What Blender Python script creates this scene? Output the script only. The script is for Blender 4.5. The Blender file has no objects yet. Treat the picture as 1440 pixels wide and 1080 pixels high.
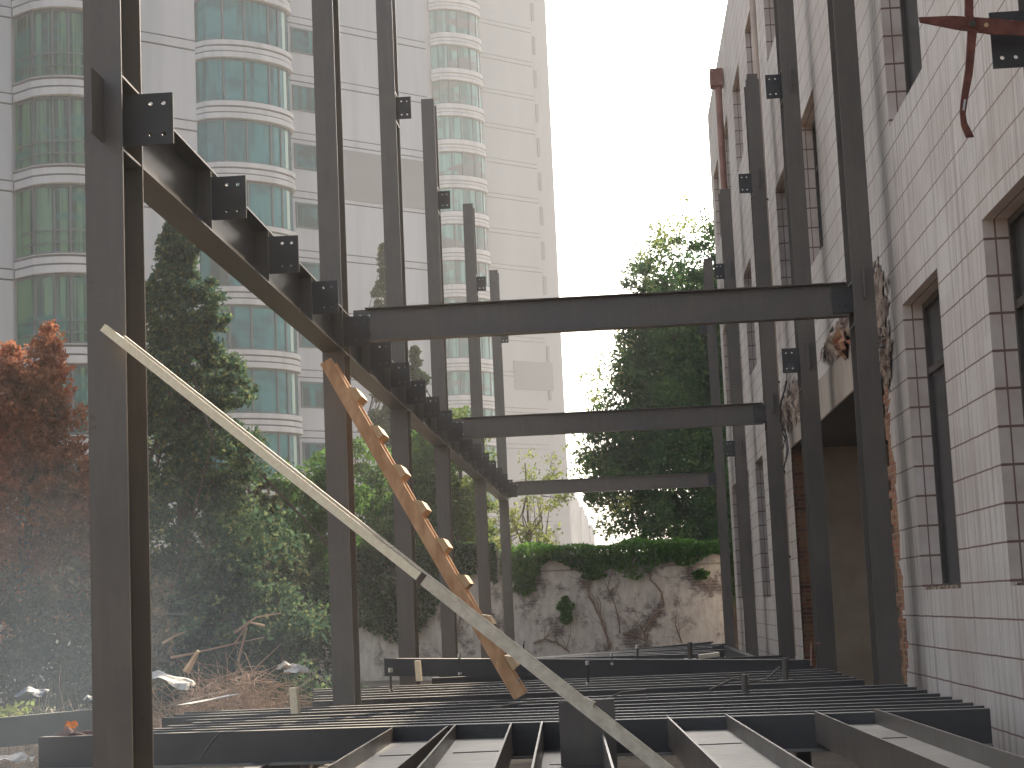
import bpy, math, random
import numpy as np
from mathutils import Matrix, Vector
random.seed(7); rng = np.random.default_rng(11)
S = bpy.context.scene; COL = S.collection
Z0 = 1.65                      # eye height above the ground; builders below take heights relative to the eye
# ------------------------------------------------------------------ camera
F = 2500.0; T = .044
V = np.array([155, -310, -F]); Yc = V/np.linalg.norm(V)
U = np.array([-T, 1, -(310+155*T)/F]); Uc = U/np.linalg.norm(U)
Rw = np.array([np.cross(Yc, Uc), Yc, Uc])
cam = bpy.data.cameras.new('camera'); co = bpy.data.objects.new('camera', cam); COL.objects.link(co)
M4 = Matrix([list(Rw[0])+[0], list(Rw[1])+[0], list(Rw[2])+[Z0], [0, 0, 0, 1]])
co.matrix_world = M4; cam.sensor_width = 36; cam.lens = F/1440*36; cam.clip_start = .1; cam.clip_end = 2000
S.camera = co
# ------------------------------------------------------------------ sky, sun, exposure
SUN_EL, SUN_AZ = math.radians(33), math.radians(13)     # azimuth measured from +Y towards +X
w = bpy.data.worlds.new('World'); S.world = w; w.use_nodes = True
nt = w.node_tree; nt.nodes.clear()
sky = nt.nodes.new('ShaderNodeTexSky'); sky.sky_type = 'NISHITA'; sky.sun_disc = False
sky.sun_elevation = SUN_EL; sky.sun_rotation = SUN_AZ; sky.air_density = 1.0; sky.dust_density = 5.0; sky.ozone_density = 1.0
bg = nt.nodes.new('ShaderNodeBackground'); bg.inputs[1].default_value = .12
out = nt.nodes.new('ShaderNodeOutputWorld')
hs = nt.nodes.new('ShaderNodeHueSaturation'); hs.inputs['Saturation'].default_value = .48; nt.links.new(sky.outputs[0], hs.inputs['Color']); nt.links.new(hs.outputs[0], bg.inputs[0]); nt.links.new(bg.outputs[0], out.inputs[0])
sl = bpy.data.lights.new('sun', 'SUN'); sl.energy = 5.0; sl.angle = math.radians(.6); sl.color = (1, .82, .60)
so = bpy.data.objects.new('sun', sl); COL.objects.link(so)
sd = Vector((math.sin(SUN_AZ)*math.cos(SUN_EL), math.cos(SUN_AZ)*math.cos(SUN_EL), math.sin(SUN_EL)))
so.rotation_euler = sd.to_track_quat('Z', 'Y').to_euler(); so.location = (20, 60, 60)
S.view_settings.view_transform = 'Standard'; S.view_settings.look = 'None'
S.view_settings.exposure = 1.42; S.view_settings.gamma = 1
S.cycles.max_bounces = 6; S.cycles.volume_bounces = 1; S.cycles.transparent_max_bounces = 8

def ray(x, y): return Rw @ np.array([x-720, 540-y, -F])
def onX(x, y, X): d = ray(x, y); return d*X/d[0]
def onY(x, y, Y): d = ray(x, y); return d*Y/d[1]
def onH(x, y, H): d = ray(x, y); return d*H/d[2]

# ------------------------------------------------------------------ materials
def mat(name, base, rough=.6, metal=0, spec=.5):
    m = bpy.data.materials.new(name); m.use_nodes = True
    b = m.node_tree.nodes['Principled BSDF']
    b.inputs['Base Color'].default_value = (*base, 1); b.inputs['Roughness'].default_value = rough
    b.inputs['Metallic'].default_value = metal; b.inputs['Specular IOR Level'].default_value = spec
    return m
def N(m, t, **k):
    n = m.node_tree.nodes.new(t)
    for a, v in k.items(): setattr(n, a, v)
    return n
def L(m, a, b): m.node_tree.links.new(a, b)
def coords(m, scale=(1, 1, 1)):
    tc = N(m, 'ShaderNodeNewGeometry'); mp = N(m, 'ShaderNodeMapping'); mp.inputs['Scale'].default_value = scale
    L(m, tc.outputs['Position'], mp.inputs[0]); return mp.outputs[0]
def noise(m, co_, scale, detail=4, rough=.6):
    n = N(m, 'ShaderNodeTexNoise'); n.inputs['Scale'].default_value = scale
    n.inputs['Detail'].default_value = detail; n.inputs['Roughness'].default_value = rough
    L(m, co_, n.inputs['Vector']); return n.outputs['Fac']
def ramp(m, fac, stops):
    r = N(m, 'ShaderNodeValToRGB'); e = r.color_ramp.elements
    while len(e) < len(stops): e.new(.5)
    for i, (p, c) in enumerate(stops):
        e[i].position = p; e[i].color = (*c, 1) if len(c) == 3 else c
    L(m, fac, r.inputs[0]); return r.outputs[0]
def mix(m, fac, a, b, mode='MIX'):
    n = N(m, 'ShaderNodeMix', data_type='RGBA', blend_type=mode)
    for s_, v in ((0, fac), (6, a), (7, b)):
        if isinstance(v, (int, float)): n.inputs[s_].default_value = v
        elif isinstance(v, tuple): n.inputs[s_].default_value = (*v, 1)
        else: L(m, v, n.inputs[s_])
    return n.outputs[2]
def mth(m, op, a, b=None):
    n = N(m, 'ShaderNodeMath', operation=op)
    for i, v in enumerate((a, b)):
        if v is None: continue
        if isinstance(v, (int, float)): n.inputs[i].default_value = v
        else: L(m, v, n.inputs[i])
    return n.outputs[0]
def bump(m, h, strength=.3, dist=.01):
    n = N(m, 'ShaderNodeBump'); n.inputs['Strength'].default_value = strength; n.inputs['Distance'].default_value = dist
    L(m, h, n.inputs['Height']); L(m, n.outputs[0], m.node_tree.nodes['Principled BSDF'].inputs['Normal'])
def setc(m, sock, name='Base Color'): L(m, sock, m.node_tree.nodes['Principled BSDF'].inputs[name])

def two_tone(name, a, b, scale, rough=.7, stretch=(1, 1, 1), detail=5, lo=.35, hi=.65, bs=.2, bd=.01, spec=.5, metal=0):
    m = mat(name, a, rough, metal, spec); c = coords(m, stretch); f = noise(m, c, scale, detail)
    setc(m, ramp(m, f, [(lo, a), (hi, b)]))
    if bs: bump(m, noise(m, c, scale*4), bs, bd)
    return m

STEEL = mat('steel_paint', (.05, .05, .052), .42)
c = coords(STEEL); f1 = noise(STEEL, c, 1.6, 6, .7); f2 = noise(STEEL, coords(STEEL, (6, 6, .7)), 3, 5)
f3 = noise(STEEL, coords(STEEL, (1, 1, .7)), 21, 4, .6); f4 = noise(STEEL, c, 5, 8, .75)
cc = mix(STEEL, ramp(STEEL, f2, [(.46, (0, 0, 0)), (.72, (.6, .6, .6))]), ramp(STEEL, f1, [(.3, (.086, .076, .067)), (.7, (.128, .110, .092))]), (.14, .12, .095))
cc = mix(STEEL, ramp(STEEL, f3, [(.70, (0, 0, 0)), (.76, (.35, .35, .35))]), cc, (.16, .15, .135))
cc = mix(STEEL, ramp(STEEL, f4, [(.64, (0, 0, 0)), (.70, (.7, .7, .7))]), cc, (.085, .045, .03))
setc(STEEL, cc)
setc(STEEL, ramp(STEEL, f1, [(.3, (.30, .30, .30)), (.7, (.48, .48, .48))]), 'Roughness')
bump(STEEL, noise(STEEL, c, 9, 4), .08, .004)
STEELB = two_tone('shade_darkened_steel', (.034, .032, .031), (.06, .054, .048), 2.4, .36, (1, .4, 1), bs=.1, bd=.004, spec=.5)  # darker copy of the steel: shade on the lengthwise beams put into the colour
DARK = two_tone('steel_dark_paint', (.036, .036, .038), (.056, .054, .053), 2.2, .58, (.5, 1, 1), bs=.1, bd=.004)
WEB = two_tone('sky_paled_steel', (.14, .135, .12), (.20, .19, .17), 3, .55, bs=.1, bd=.003)  # sky brightness on upward webs and ledge put into a paler, dust-grey base
BOLT = mat('bolt_zinc', (.5, .5, .5), .35, .8)
RUST = two_tone('rusty_iron', (.10, .030, .022), (.20, .07, .045), 14, .8, bs=.4, bd=.004)
PIPEC = two_tone('cream_pipe', (.50, .40, .34), (.62, .52, .45), 5, .55, (1, 1, .3))
PIPEW = mat('pale_pvc', (.50, .52, .53), .45)
PIPER = two_tone('red_brown_pipe', (.24, .12, .09), (.36, .2, .16), 4, .7)
WOODP = two_tone('pale_timber', (.76, .66, .46), (.86, .78, .58), 3, .6, (14, 1, 14), bs=.2, bd=.003)
WOODG = two_tone('grey_timber', (.50, .43, .32), (.66, .59, .46), 4, .6, (6, 2, 6), bs=.2, bd=.003)
WOODO = two_tone('orange_timber', (.42, .22, .10), (.64, .38, .20), 3, .65, (4, 4, 1.5), bs=.3, bd=.004)
WOODC = two_tone('cleat_timber', (.50, .33, .17), (.62, .43, .25), 8, .65)
BRICK = mat('old_brick', (.3, .12, .06), .9)
c = coords(BRICK); sx = N(BRICK, 'ShaderNodeSeparateXYZ'); L(BRICK, c, sx.inputs[0])
cx = N(BRICK, 'ShaderNodeCombineXYZ'); L(BRICK, mth(BRICK, 'ADD', sx.outputs[0], sx.outputs[1]), cx.inputs[0]); L(BRICK, sx.outputs[2], cx.inputs[1])
bt = N(BRICK, 'ShaderNodeTexBrick'); L(BRICK, cx.outputs[0], bt.inputs['Vector'])
bt.inputs['Scale'].default_value = 1; bt.inputs['Brick Width'].default_value = .25; bt.inputs['Row Height'].default_value = .065; bt.inputs['Mortar Size'].default_value = .009
bt.inputs['Color1'].default_value = (.36, .12, .05, 1); bt.inputs['Color2'].default_value = (.12, .045, .03, 1); bt.inputs['Mortar'].default_value = (.28, .2, .14, 1)
nb = noise(BRICK, c, 5, 6)
setc(BRICK, mix(BRICK, ramp(BRICK, nb, [(.45, (0, 0, 0)), (.62, (.8, .8, .8))]), bt.outputs[0], (.36, .20, .10))); bump(BRICK, noise(BRICK, c, 18, 5), .8, .02)
RUBBLE = two_tone('broken_render', (.12, .075, .06), (.42, .33, .25), 7, .95, bs=1, bd=.04, lo=.4, hi=.6)
PLAST = two_tone('stained_plaster', (.30, .24, .185), (.44, .38, .31), 1.4, .9, (1, 1, .5), bs=.3, bd=.01)
INTR = two_tone('room_plaster', (.32, .24, .17), (.48, .38, .28), .9, .9)
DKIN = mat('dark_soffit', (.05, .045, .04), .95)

TILE = mat('ribbed_tile', (.5, .46, .44), .5)
g = coords(TILE); sx = N(TILE, 'ShaderNodeSeparateXYZ'); L(TILE, g, sx.inputs[0])
zz = mth(TILE, 'DIVIDE', mth(TILE, 'ADD', sx.outputs[2], -Z0+.085+26.4), .264)
fz = mth(TILE, 'FRACT', zz); row = mth(TILE, 'FLOOR', zz)
nz = noise(TILE, coords(TILE, (1, 1, 1)), 3, 3)
wz = mth(TILE, 'ADD', fz, mth(TILE, 'MULTIPLY', mth(TILE, 'SUBTRACT', nz, .5), .05))
joint = mth(TILE, 'LESS_THAN', mth(TILE, 'ABSOLUTE', mth(TILE, 'SUBTRACT', wz, .5)), .024)
yy = mth(TILE, 'ADD', sx.outputs[1], sx.outputs[0])
rib = mth(TILE, 'SINE', mth(TILE, 'MULTIPLY', yy, 2*math.pi/.042))
rst = noise(TILE, coords(TILE, (14, 14, .55)), 1, 4, .6)        # vertical streaks
blot = noise(TILE, coords(TILE, (.8, .8, 1.2)), 1.1, 5)
cell = N(TILE, 'ShaderNodeTexWhiteNoise', noise_dimensions='2D'); cv = N(TILE, 'ShaderNodeCombineXYZ')
L(TILE, mth(TILE, 'FLOOR', mth(TILE, 'DIVIDE', yy, .6)), cv.inputs[0]); L(TILE, row, cv.inputs[1]); L(TILE, cv.outputs[0], cell.inputs['Vector'])
base = mix(TILE, mth(TILE, 'MULTIPLY', cell.outputs['Value'], .35), (.71, .67, .615), (.59, .55, .505))
base = mix(TILE, ramp(TILE, blot, [(.4, (0, 0, 0)), (.7, (.75, .75, .75))]), base, (.56, .49, .44))
base = mix(TILE, ramp(TILE, rst, [(.48, (0, 0, 0)), (.70, (.8, .8, .8))]), base, (.32, .235, .20))
base = mix(TILE, mth(TILE, 'MULTIPLY', mth(TILE, 'GREATER_THAN', rib, .7), mth(TILE, 'MULTIPLY', noise(TILE, coords(TILE, (9, 9, .8)), 1, 3), .6)), base, (.20, .14, .12))
base = mix(TILE, joint, base, (.20, .12, .10))
setc(TILE, base); bump(TILE, mth(TILE, 'ADD', mth(TILE, 'MULTIPLY', rib, .3), mth(TILE, 'MULTIPLY', joint, -1.5)), .5, .006)
TRIM = mat('trim_tile', (.46, .37, .33), .5)
g = coords(TRIM); sx = N(TRIM, 'ShaderNodeSeparateXYZ'); L(TRIM, g, sx.inputs[0])
fz = mth(TRIM, 'FRACT', mth(TRIM, 'DIVIDE', mth(TRIM, 'ADD', sx.outputs[2], -Z0+.085+26.4), .264))
jt = mth(TRIM, 'LESS_THAN', mth(TRIM, 'ABSOLUTE', mth(TRIM, 'SUBTRACT', fz, .5)), .035)
jx = mth(TRIM, 'LESS_THAN', mth(TRIM, 'ABSOLUTE', mth(TRIM, 'SUBTRACT', sx.outputs[0], 2.735)), .006)
b1 = ramp(TRIM, noise(TRIM, g, 2.5, 5), [(.35, (.74, .66, .60)), (.65, (.58, .48, .42))])
setc(TRIM, mix(TRIM, mth(TRIM, 'MAXIMUM', jt, jx), b1, (.22, .13, .10)))

WINF = two_tone('window_frame', (.05, .042, .036), (.085, .07, .06), 6, .6)
WING = mat('dusty_pane', (.05, .05, .048), .35, 0, .35)
TW = two_tone('tower_cladding', (.345, .365, .39), (.42, .44, .465), .6, .75, (1.5, 1.5, .12), bs=0, lo=.3, hi=.6)
TWB = two_tone('tower_band', (.38, .39, .395), (.48, .485, .49), 1.0, .75, (1.5, 1.5, .3), bs=0, lo=.3, hi=.6)
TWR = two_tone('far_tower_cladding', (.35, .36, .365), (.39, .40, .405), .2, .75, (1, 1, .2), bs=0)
TWG = mat('tower_groove', (.12, .12, .13), .8)
TWD = mat('grey_panel', (.25, .25, .25), .7)
def glassm(name, a, b, cur, fq=2.2):
    m = mat(name, a, .12, 0, .3); c1 = noise(m, coords(m, (fq, fq, .05)), 1.2, 3, .7); c2 = noise(m, coords(m, (.35, .35, .8)), 1, 2)
    cc = mix(m, ramp(m, c1, [(.46, (0, 0, 0)), (.54, (1, 1, 1))]), a, b)
    setc(m, mix(m, ramp(m, c2, [(.5, (0, 0, 0)), (.62, (1, 1, 1))]), cc, cur)); return m
TG1 = glassm('green_glass', (.002, .040, .046), (.018, .170, .180), (.008, .105, .12), .5)
TG2 = glassm('curtained_glass', (.002, .040, .034), (.07, .18, .10), (.010, .11, .105))
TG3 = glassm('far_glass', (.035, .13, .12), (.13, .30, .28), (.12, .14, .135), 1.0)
TGL = mat('pale_side_glass', (.17, .30, .25), .2, 0, .3)
TFR = mat('tower_mullion', (.06, .09, .10), .5)

def leafm(name, a, b, c_, trans=.35, scale=1.2):
    m = bpy.data.materials.new(name); m.use_nodes = True; t_ = m.node_tree; t_.nodes.clear()
    o = N(m, 'ShaderNodeOutputMaterial'); d = N(m, 'ShaderNodeBsdfDiffuse'); tr = N(m, 'ShaderNodeBsdfTranslucent'); ms = N(m, 'ShaderNodeMixShader')
    g_ = coords(m); n1 = noise(m, g_, scale, 3); n2 = noise(m, g_, scale*9, 2)
    cc = mix(m, ramp(m, n1, [(.38, (0, 0, 0)), (.62, (1, 1, 1))]), a, b)
    cc = mix(m, ramp(m, n2, [(.5, (0, 0, 0)), (.75, (1, 1, 1))]), cc, c_)
    L(m, cc, d.inputs[0]); L(m, cc, tr.inputs[0]); ms.inputs[0].default_value = trans
    L(m, d.outputs[0], ms.inputs[1]); L(m, tr.outputs[0], ms.inputs[2]); L(m, ms.outputs[0], o.inputs[0]); return m
LF_CON = leafm('conifer_needles', (.034, .078, .058), (.06, .115, .065), (.28, .29, .11), .45)  # last colour paints sunlit yellow tips into the needles
LF_RED = leafm('russet_leaves', (.36, .13, .07), (.22, .12, .075), (.52, .24, .13), .45, .9)
LF_GRN = leafm('broad_leaves', (.045, .105, .035), (.075, .15, .04), (.14, .21, .05), .5, .6)
LF_BIG = leafm('dense_leaves', (.034, .085, .036), (.055, .12, .045), (.12, .19, .06), .5, .5)
LF_YEL = leafm('young_and_glow_leaves', (.13, .19, .05), (.22, .26, .09), (.32, .30, .16), .5, .8)
LF_IVY = leafm('ivy_leaves', (.06, .16, .03), (.11, .25, .045), (.20, .34, .07), .5, .8)
BARK = two_tone('bark', (.06, .045, .035), (.12, .09, .07), 8, .95, (1, 1, .3), bs=.6, bd=.02)
VINE = two_tone('vine_stem', (.17, .115, .085), (.27, .19, .14), 10, .95)
TWIG = two_tone('dry_twigs', (.26, .17, .12), (.42, .31, .22), 3, .95)
SHEET = two_tone('white_sheet', (.30, .29, .28), (.55, .54, .53), 9, .7)
BLUE = two_tone('blue_sheet', (.04, .055, .09), (.08, .10, .14), 9, .6)
DIRT = two_tone('dirt', (.11, .085, .065), (.24, .19, .14), 1.3, .95, bs=.8, bd=.05, detail=10)
RAGO = leafm('orange_cloth', (.75, .28, .04), (.6, .2, .04), (.85, .45, .1), .6, 9)
RAGB = two_tone('brown_cloth', (.10, .06, .055), (.19, .12, .11), 9, .9, bs=.6, bd=.02)
WALLM = mat('limewashed_brick', (.4, .36, .32), .95)
g = coords(WALLM); sx = N(WALLM, 'ShaderNodeSeparateXYZ'); L(WALLM, g, sx.inputs[0]); cx = N(WALLM, 'ShaderNodeCombineXYZ')
L(WALLM, sx.outputs[0], cx.inputs[0]); L(WALLM, sx.outputs[2], cx.inputs[1]); bt = N(WALLM, 'ShaderNodeTexBrick'); L(WALLM, cx.outputs[0], bt.inputs['Vector'])
bt.inputs['Scale'].default_value = 1; bt.inputs['Brick Width'].default_value = .25; bt.inputs['Row Height'].default_value = .07; bt.inputs['Mortar Size'].default_value = .012
bt.inputs['Color1'].default_value = (.26, .20, .17, 1); bt.inputs['Color2'].default_value = (.19, .15, .13, 1); bt.inputs['Mortar'].default_value = (.12, .10, .09, 1)
p1 = noise(WALLM, g, 1.3, 8, .72); p2 = noise(WALLM, coords(WALLM, (3, 3, 1)), 2.6, 6)
lime = ramp(WALLM, p2, [(.35, (.68, .62, .54)), (.65, (.50, .44, .38))])
setc(WALLM, mix(WALLM, ramp(WALLM, p1, [(.50, (0, 0, 0)), (.60, (1, 1, 1))]), lime, bt.outputs[0])); bump(WALLM, p1, .8, .03)

# ------------------------------------------------------------------ mesh builder
class MB:
    def __init__(s): s.v = []; s.f = []
    def add(s, vs, fs):
        b = len(s.v); s.v += [tuple(map(float, p)) for p in vs]; s.f += [tuple(i+b for i in f) for f in fs]; return s
    def box(s, x0, x1, y0, y1, z0, z1):
        return s.add([(x0, y0, z0), (x1, y0, z0), (x1, y1, z0), (x0, y1, z0), (x0, y0, z1), (x1, y0, z1), (x1, y1, z1), (x0, y1, z1)],
              [(0, 3, 2, 1), (4, 5, 6, 7), (0, 1, 5, 4), (1, 2, 6, 5), (2, 3, 7, 6), (3, 0, 4, 7)])
    def obox(s, o, a, b, c):         # oriented box: corner o and three edge vectors
        o, a, b, c = map(np.array, (o, a, b, c))
        P = [o, o+a, o+a+b, o+b, o+c, o+a+c, o+a+b+c, o+b+c]
        return s.add(P, [(0, 3, 2, 1), (4, 5, 6, 7), (0, 1, 5, 4), (1, 2, 6, 5), (2, 3, 7, 6), (3, 0, 4, 7)])
    def bar(s, p, q, wd, ht, side=None):     # bar from p to q; wd along side, ht along the third axis
        p, q = np.array(p, float), np.array(q, float); d = q-p; n = d/np.linalg.norm(d)
        a = np.array(side if side is not None else np.cross(n, (0, 0, 1)), float); a -= n*np.dot(a, n); a /= np.linalg.norm(a)
        b = np.cross(a, n); b /= np.linalg.norm(b)
        if b[2] < 0: b = -b
        return s.obox(p-a*wd/2-b*ht/2, a*wd, d, b*ht)
    def tube(s, pts, r, n=8, cap=True):
        pts = [np.array(p, float) for p in pts]; rr = r if hasattr(r, '__len__') else [r]*len(pts)
        V_ = []
        for i, p in enumerate(pts):
            d = pts[min(i+1, len(pts)-1)]-pts[max(i-1, 0)]; d = d/(np.linalg.norm(d)+1e-9)
            a = np.cross(d, (0, 0, 1)) if abs(d[2]) < .9 else np.cross(d, (1, 0, 0)); a /= np.linalg.norm(a); b = np.cross(d, a)
            for k in range(n):
                t_ = 2*math.pi*k/n; V_.append(p+(a*math.cos(t_)+b*math.sin(t_))*rr[i])
        Fs = []
        for i in range(len(pts)-1):
            for k in range(n):
                k2 = (k+1) % n; Fs.append((i*n+k, i*n+k2, (i+1)*n+k2, (i+1)*n+k))
        if cap: Fs.append(tuple(range(n-1, -1, -1))); Fs.append(tuple((len(pts)-1)*n+k for k in range(n)))
        return s.add(V_, Fs)
    def prism(s, poly, axis, a, b):   # closed 2D outline swept along an axis (0 x, 1 y, 2 z)
        n = len(poly); V_ = []
        for t_ in (a, b):
            for (u_, v_) in poly:
                p = [u_, v_]; p.insert(axis, t_); V_.append(p)
        return s.add(V_, [tuple(range(n-1, -1, -1)), tuple(range(n, 2*n))]+[(k, (k+1) % n, n+(k+1) % n, n+k) for k in range(n)])
    def plate(s, x0, x1, z0, z1, y, t=.012, holes=(), r=.011):      # upright plate facing the y axis, with round bolt holes
        a = r*1.6; bx = sorted({x0, x1} | {q for hx, hz in holes for q in (round(hx-a, 4), round(hx+a, 4))})
        bz = sorted({z0, z1} | {q for hx, hz in holes for q in (round(hz-a, 4), round(hz+a, 4))})
        for i in range(len(bx)-1):
            for j in range(len(bz)-1):
                cx_, cz_ = (bx[i]+bx[i+1])/2, (bz[j]+bz[j+1])/2
                hh = [h for h in holes if abs(h[0]-cx_) < .002 and abs(h[1]-cz_) < .002]
                X0, X1, Z_0, Z_1 = bx[i], bx[i+1], bz[j], bz[j+1]
                if not hh:
                    s.add([(X0, y, Z_0), (X1, y, Z_0), (X1, y, Z_1), (X0, y, Z_1)], [(0, 1, 2, 3)])
                    s.add([(X0, y+t, Z_0), (X1, y+t, Z_0), (X1, y+t, Z_1), (X0, y+t, Z_1)], [(3, 2, 1, 0)])
                else:
                    sq = [(X1, cz_), (X1, Z_1), (cx_, Z_1), (X0, Z_1), (X0, cz_), (X0, Z_0), (cx_, Z_0), (X1, Z_0)]
                    oc = [(cx_+r*math.cos(k*math.pi/4), cz_+r*math.sin(k*math.pi/4)) for k in range(8)]
                    P = [(u_, y, v_) for u_, v_ in sq]+[(u_, y, v_) for u_, v_ in oc]+[(u_, y+t, v_) for u_, v_ in sq]+[(u_, y+t, v_) for u_, v_ in oc]
                    Fs = []
                    for k in range(8):
                        k2 = (k+1) % 8; Fs += [(k, k2, 8+k2, 8+k), (16+k, 24+k, 24+k2, 16+k2), (8+k, 8+k2, 24+k2, 24+k)]
                    s.add(P, Fs)
        s.add([(x0, y, z0), (x1, y, z0), (x1, y, z1), (x0, y, z1), (x0, y+t, z0), (x1, y+t, z0), (x1, y+t, z1), (x0, y+t, z1)],
              [(0, 4, 5, 1), (1, 5, 6, 2), (2, 6, 7, 3), (3, 7, 4, 0)])
        return s
    def build(s, name, m, parent=None, label=None, smooth=False):
        return mesh_obj(name, np.array(s.v), s.f, m, parent, label, smooth)

def root_of(o):
    while o.parent: o = o.parent
    return o
def mesh_obj(name, v, f, m, parent=None, label=None, smooth=False):
    v = np.array(v, float); v[:, 2] += Z0
    if parent is not None: org = np.array(root_of(parent)['_o'])
    else: org = np.array([(v[:, 0].min()+v[:, 0].max())/2, (v[:, 1].min()+v[:, 1].max())/2, v[:, 2].min()])
    me = bpy.data.meshes.new(name); me.from_pydata((v-org).tolist(), [], f); me.update()
    me.materials.append(m)
    if smooth: me.polygons.foreach_set('use_smooth', [True]*len(me.polygons))
    o = bpy.data.objects.new(name, me); COL.objects.link(o)
    if parent is not None: o.parent = parent
    else: o.location = org; o['_o'] = [float(q) for q in org]
    if label: o['label'] = label
    return o
def thing(name, loc, label, cat, group=None):
    o = bpy.data.objects.new(name, None); COL.objects.link(o); p = (loc[0], loc[1], loc[2]+Z0)
    o.location = p; o['_o'] = [float(q) for q in p]; o.empty_display_size = .2
    return tag(o, label, cat, group)
def tag(o, label=None, cat=None, group=None, kind=None):
    if label: o['label'] = label
    if cat: o['category'] = cat
    if group: o['group'] = group
    if kind: o['kind'] = kind
    return o
GR = -1.65           # ground, relative to the eye
def H4(cx_, cz_, dx, dz): return [(cx_+a, cz_+b) for a in (-dx, dx) for b in (-dz, dz)]

# ------------------------------------------------------------------ ground
def gz(x, y): return .05*math.sin(x*.9+y*.31)+.04*math.sin(y*.7-x*.4)
nx, ny = 90, 110
xs = np.concatenate([np.linspace(-170, -14, 15), np.linspace(-13, 8, 60), np.linspace(12, 130, 15)]); ys = np.concatenate([np.linspace(-18, 2, 8), np.linspace(3, 60, 80), np.linspace(66, 320, 22)])
gv = [(x, y, GR+gz(x, y)-(.0 if abs(x+2) < 10 else .05)) for y in ys for x in xs]
gf = [(j*nx+i, j*nx+i+1, (j+1)*nx+i+1, (j+1)*nx+i) for j in range(ny-1) for i in range(nx-1)]
tag(mesh_obj('ground', gv, gf, DIRT, smooth=True), kind='structure')

# ------------------------------------------------------------------ steel columns
YL = [8.88, 16.28, 21.16, 26.23, 33.38, 40.24]
TOP = 7.77
LABL = ['nearest left steel column, with pale diagonal batten crossing it', 'left steel column the wooden ladder leans on, where first crossbeam meets',
        'third left steel column, with a holed plate standing out high against the grey tower', 'fourth left steel column, its flat top ending in front of the tower panel',
        'fifth left steel column, short looking, its top against the rounded tower bays', 'farthest left steel column, carrying the farthest crossbeam']
LABR = ['right steel column beside the nearest, mostly outside the right edge, holed plate holding rusty iron', 'large right steel column before the broken brick edge, carrying first crossbeam',
        'right steel column with a holed plate halfway up, before the orange brick jamb', 'right steel column with notched top, carrying the second crossbeam',
        'slim right steel column whose top ends below the pipe hopper', 'farthest right steel column, at the corner of the ivy wall and tiled building']
def column(side, i):
    y0 = YL[i]; y1 = y0+.4
    x0, x1 = (-2.67, -2.47) if side < 0 else (2.26, 2.46); xc = (x0+x1)/2
    t = thing('steel_column', (xc, y0+.2, GR), (LABL if side < 0 else LABR)[i], 'column', 'grey H-section steel columns of the frame')
    b = MB(); tf = .013
    b.box(x0, x1, y0, y0+tf, GR-.05, TOP); b.box(x0, x1, y1-tf, y1, GR-.05, TOP); b.box(xc-.005, xc+.005, y0+tf, y1-tf, GR-.05, TOP-.001)
    b.build('shaft', STEEL, t)
    st = MB()
    for h in (2.465, 2.862, 6.03, 6.40):
        for a, c_ in ((x0+.004, xc-.006), (xc+.006, x1-.004)): st.box(a, c_, y0+tf+.001, y1-tf-.001, h-.006, h+.006)
    st.build('stiffener', STEEL, t)
    # base plate
    MB().box(x0-.1, x1+.1, y0-.08, y1+.08, GR+.06, GR+.085).build('base_plate', STEEL, t)
    s_ = 1 if side < 0 else -1
    def brk(z0_, z1_, reach, name='connection_plate'):
        xa, xb = xc+s_*.006, xc+s_*reach
        a, c_ = min(xa, xb), max(xa, xb); hx = xb-s_*.085
        MB().plate(a, c_, z0_, z1_, y0+.20, .012, H4(hx, (z0_+z1_)/2, .035, (z1_-z0_)/2-.055), .012).build(name, DARK, t)
    if side < 0:
        brk(6.09, 6.37, .27)
        brk(2.53, 2.81, .32)
    else:
        brk(6.07, 6.37, .28)
        if i in (0, 2, 4): brk(2.67, 2.97, .29 if i else .30)
        else: brk(2.60, 2.84, .27)
    # fin plate for the lengthwise beams, on the near flange
    if side < 0 and i == 0: MB().box(xc-.004, xc+.006, y0-.22, y0-.001, 2.50, 2.84).build('fin_plate', STEEL, t)
    if side > 0:
        for a, c_ in ((2.68, 2.98), (6.08, 6.38)): MB().box(xc-.005, xc+.005, y0-.11, y0-.001, a, c_).build('fin_plate', STEEL, t)
    if side > 0 and i == 3: MB().box(x0+.02, x1-.02, y0+.02, y1-.02, TOP+.001, TOP+.09).build('cap_block', STEEL, t)
    return t
for i in range(6): column(-1, i)
for i in range(6): column(1, i)

# ------------------------------------------------------------------ lengthwise beams on the left, with joist plates
bl = ['nearest lengthwise steel beam with big holed plates, running from the first left column', 'lengthwise steel beam behind the ladder top, from second to third left column',
      'lengthwise steel beam between the third and fourth left columns', 'lengthwise steel beam between the fourth and fifth left columns', 'farthest lengthwise steel beam, reaching the last left column']
nb_ = [3, 2, 2, 3, 3]
for i in range(5):
    ya, yb = YL[i]+.402, YL[i+1]-.002
    t = thing('steel_beam', (-2.57, (ya+yb)/2, 2.455), bl[i], 'beam', 'lengthwise beams joining the left columns')
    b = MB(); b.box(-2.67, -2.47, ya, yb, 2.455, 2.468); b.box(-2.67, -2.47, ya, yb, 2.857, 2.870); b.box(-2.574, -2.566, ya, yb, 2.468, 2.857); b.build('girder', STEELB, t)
    for k in range(nb_[i]):
        y = YL[i]+.2+(YL[i+1]-YL[i])*(k+1)/(nb_[i]+1)
        MB().box(-2.565, -2.473, y, y+.012, 2.469, 2.856).build('stiffener', STEEL, t)
        MB().plate(-2.472, -2.25, 2.53, 2.81, y, .012, H4(-2.335, 2.67, .035, .085), .012).build('connection_plate', DARK, t)
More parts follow.
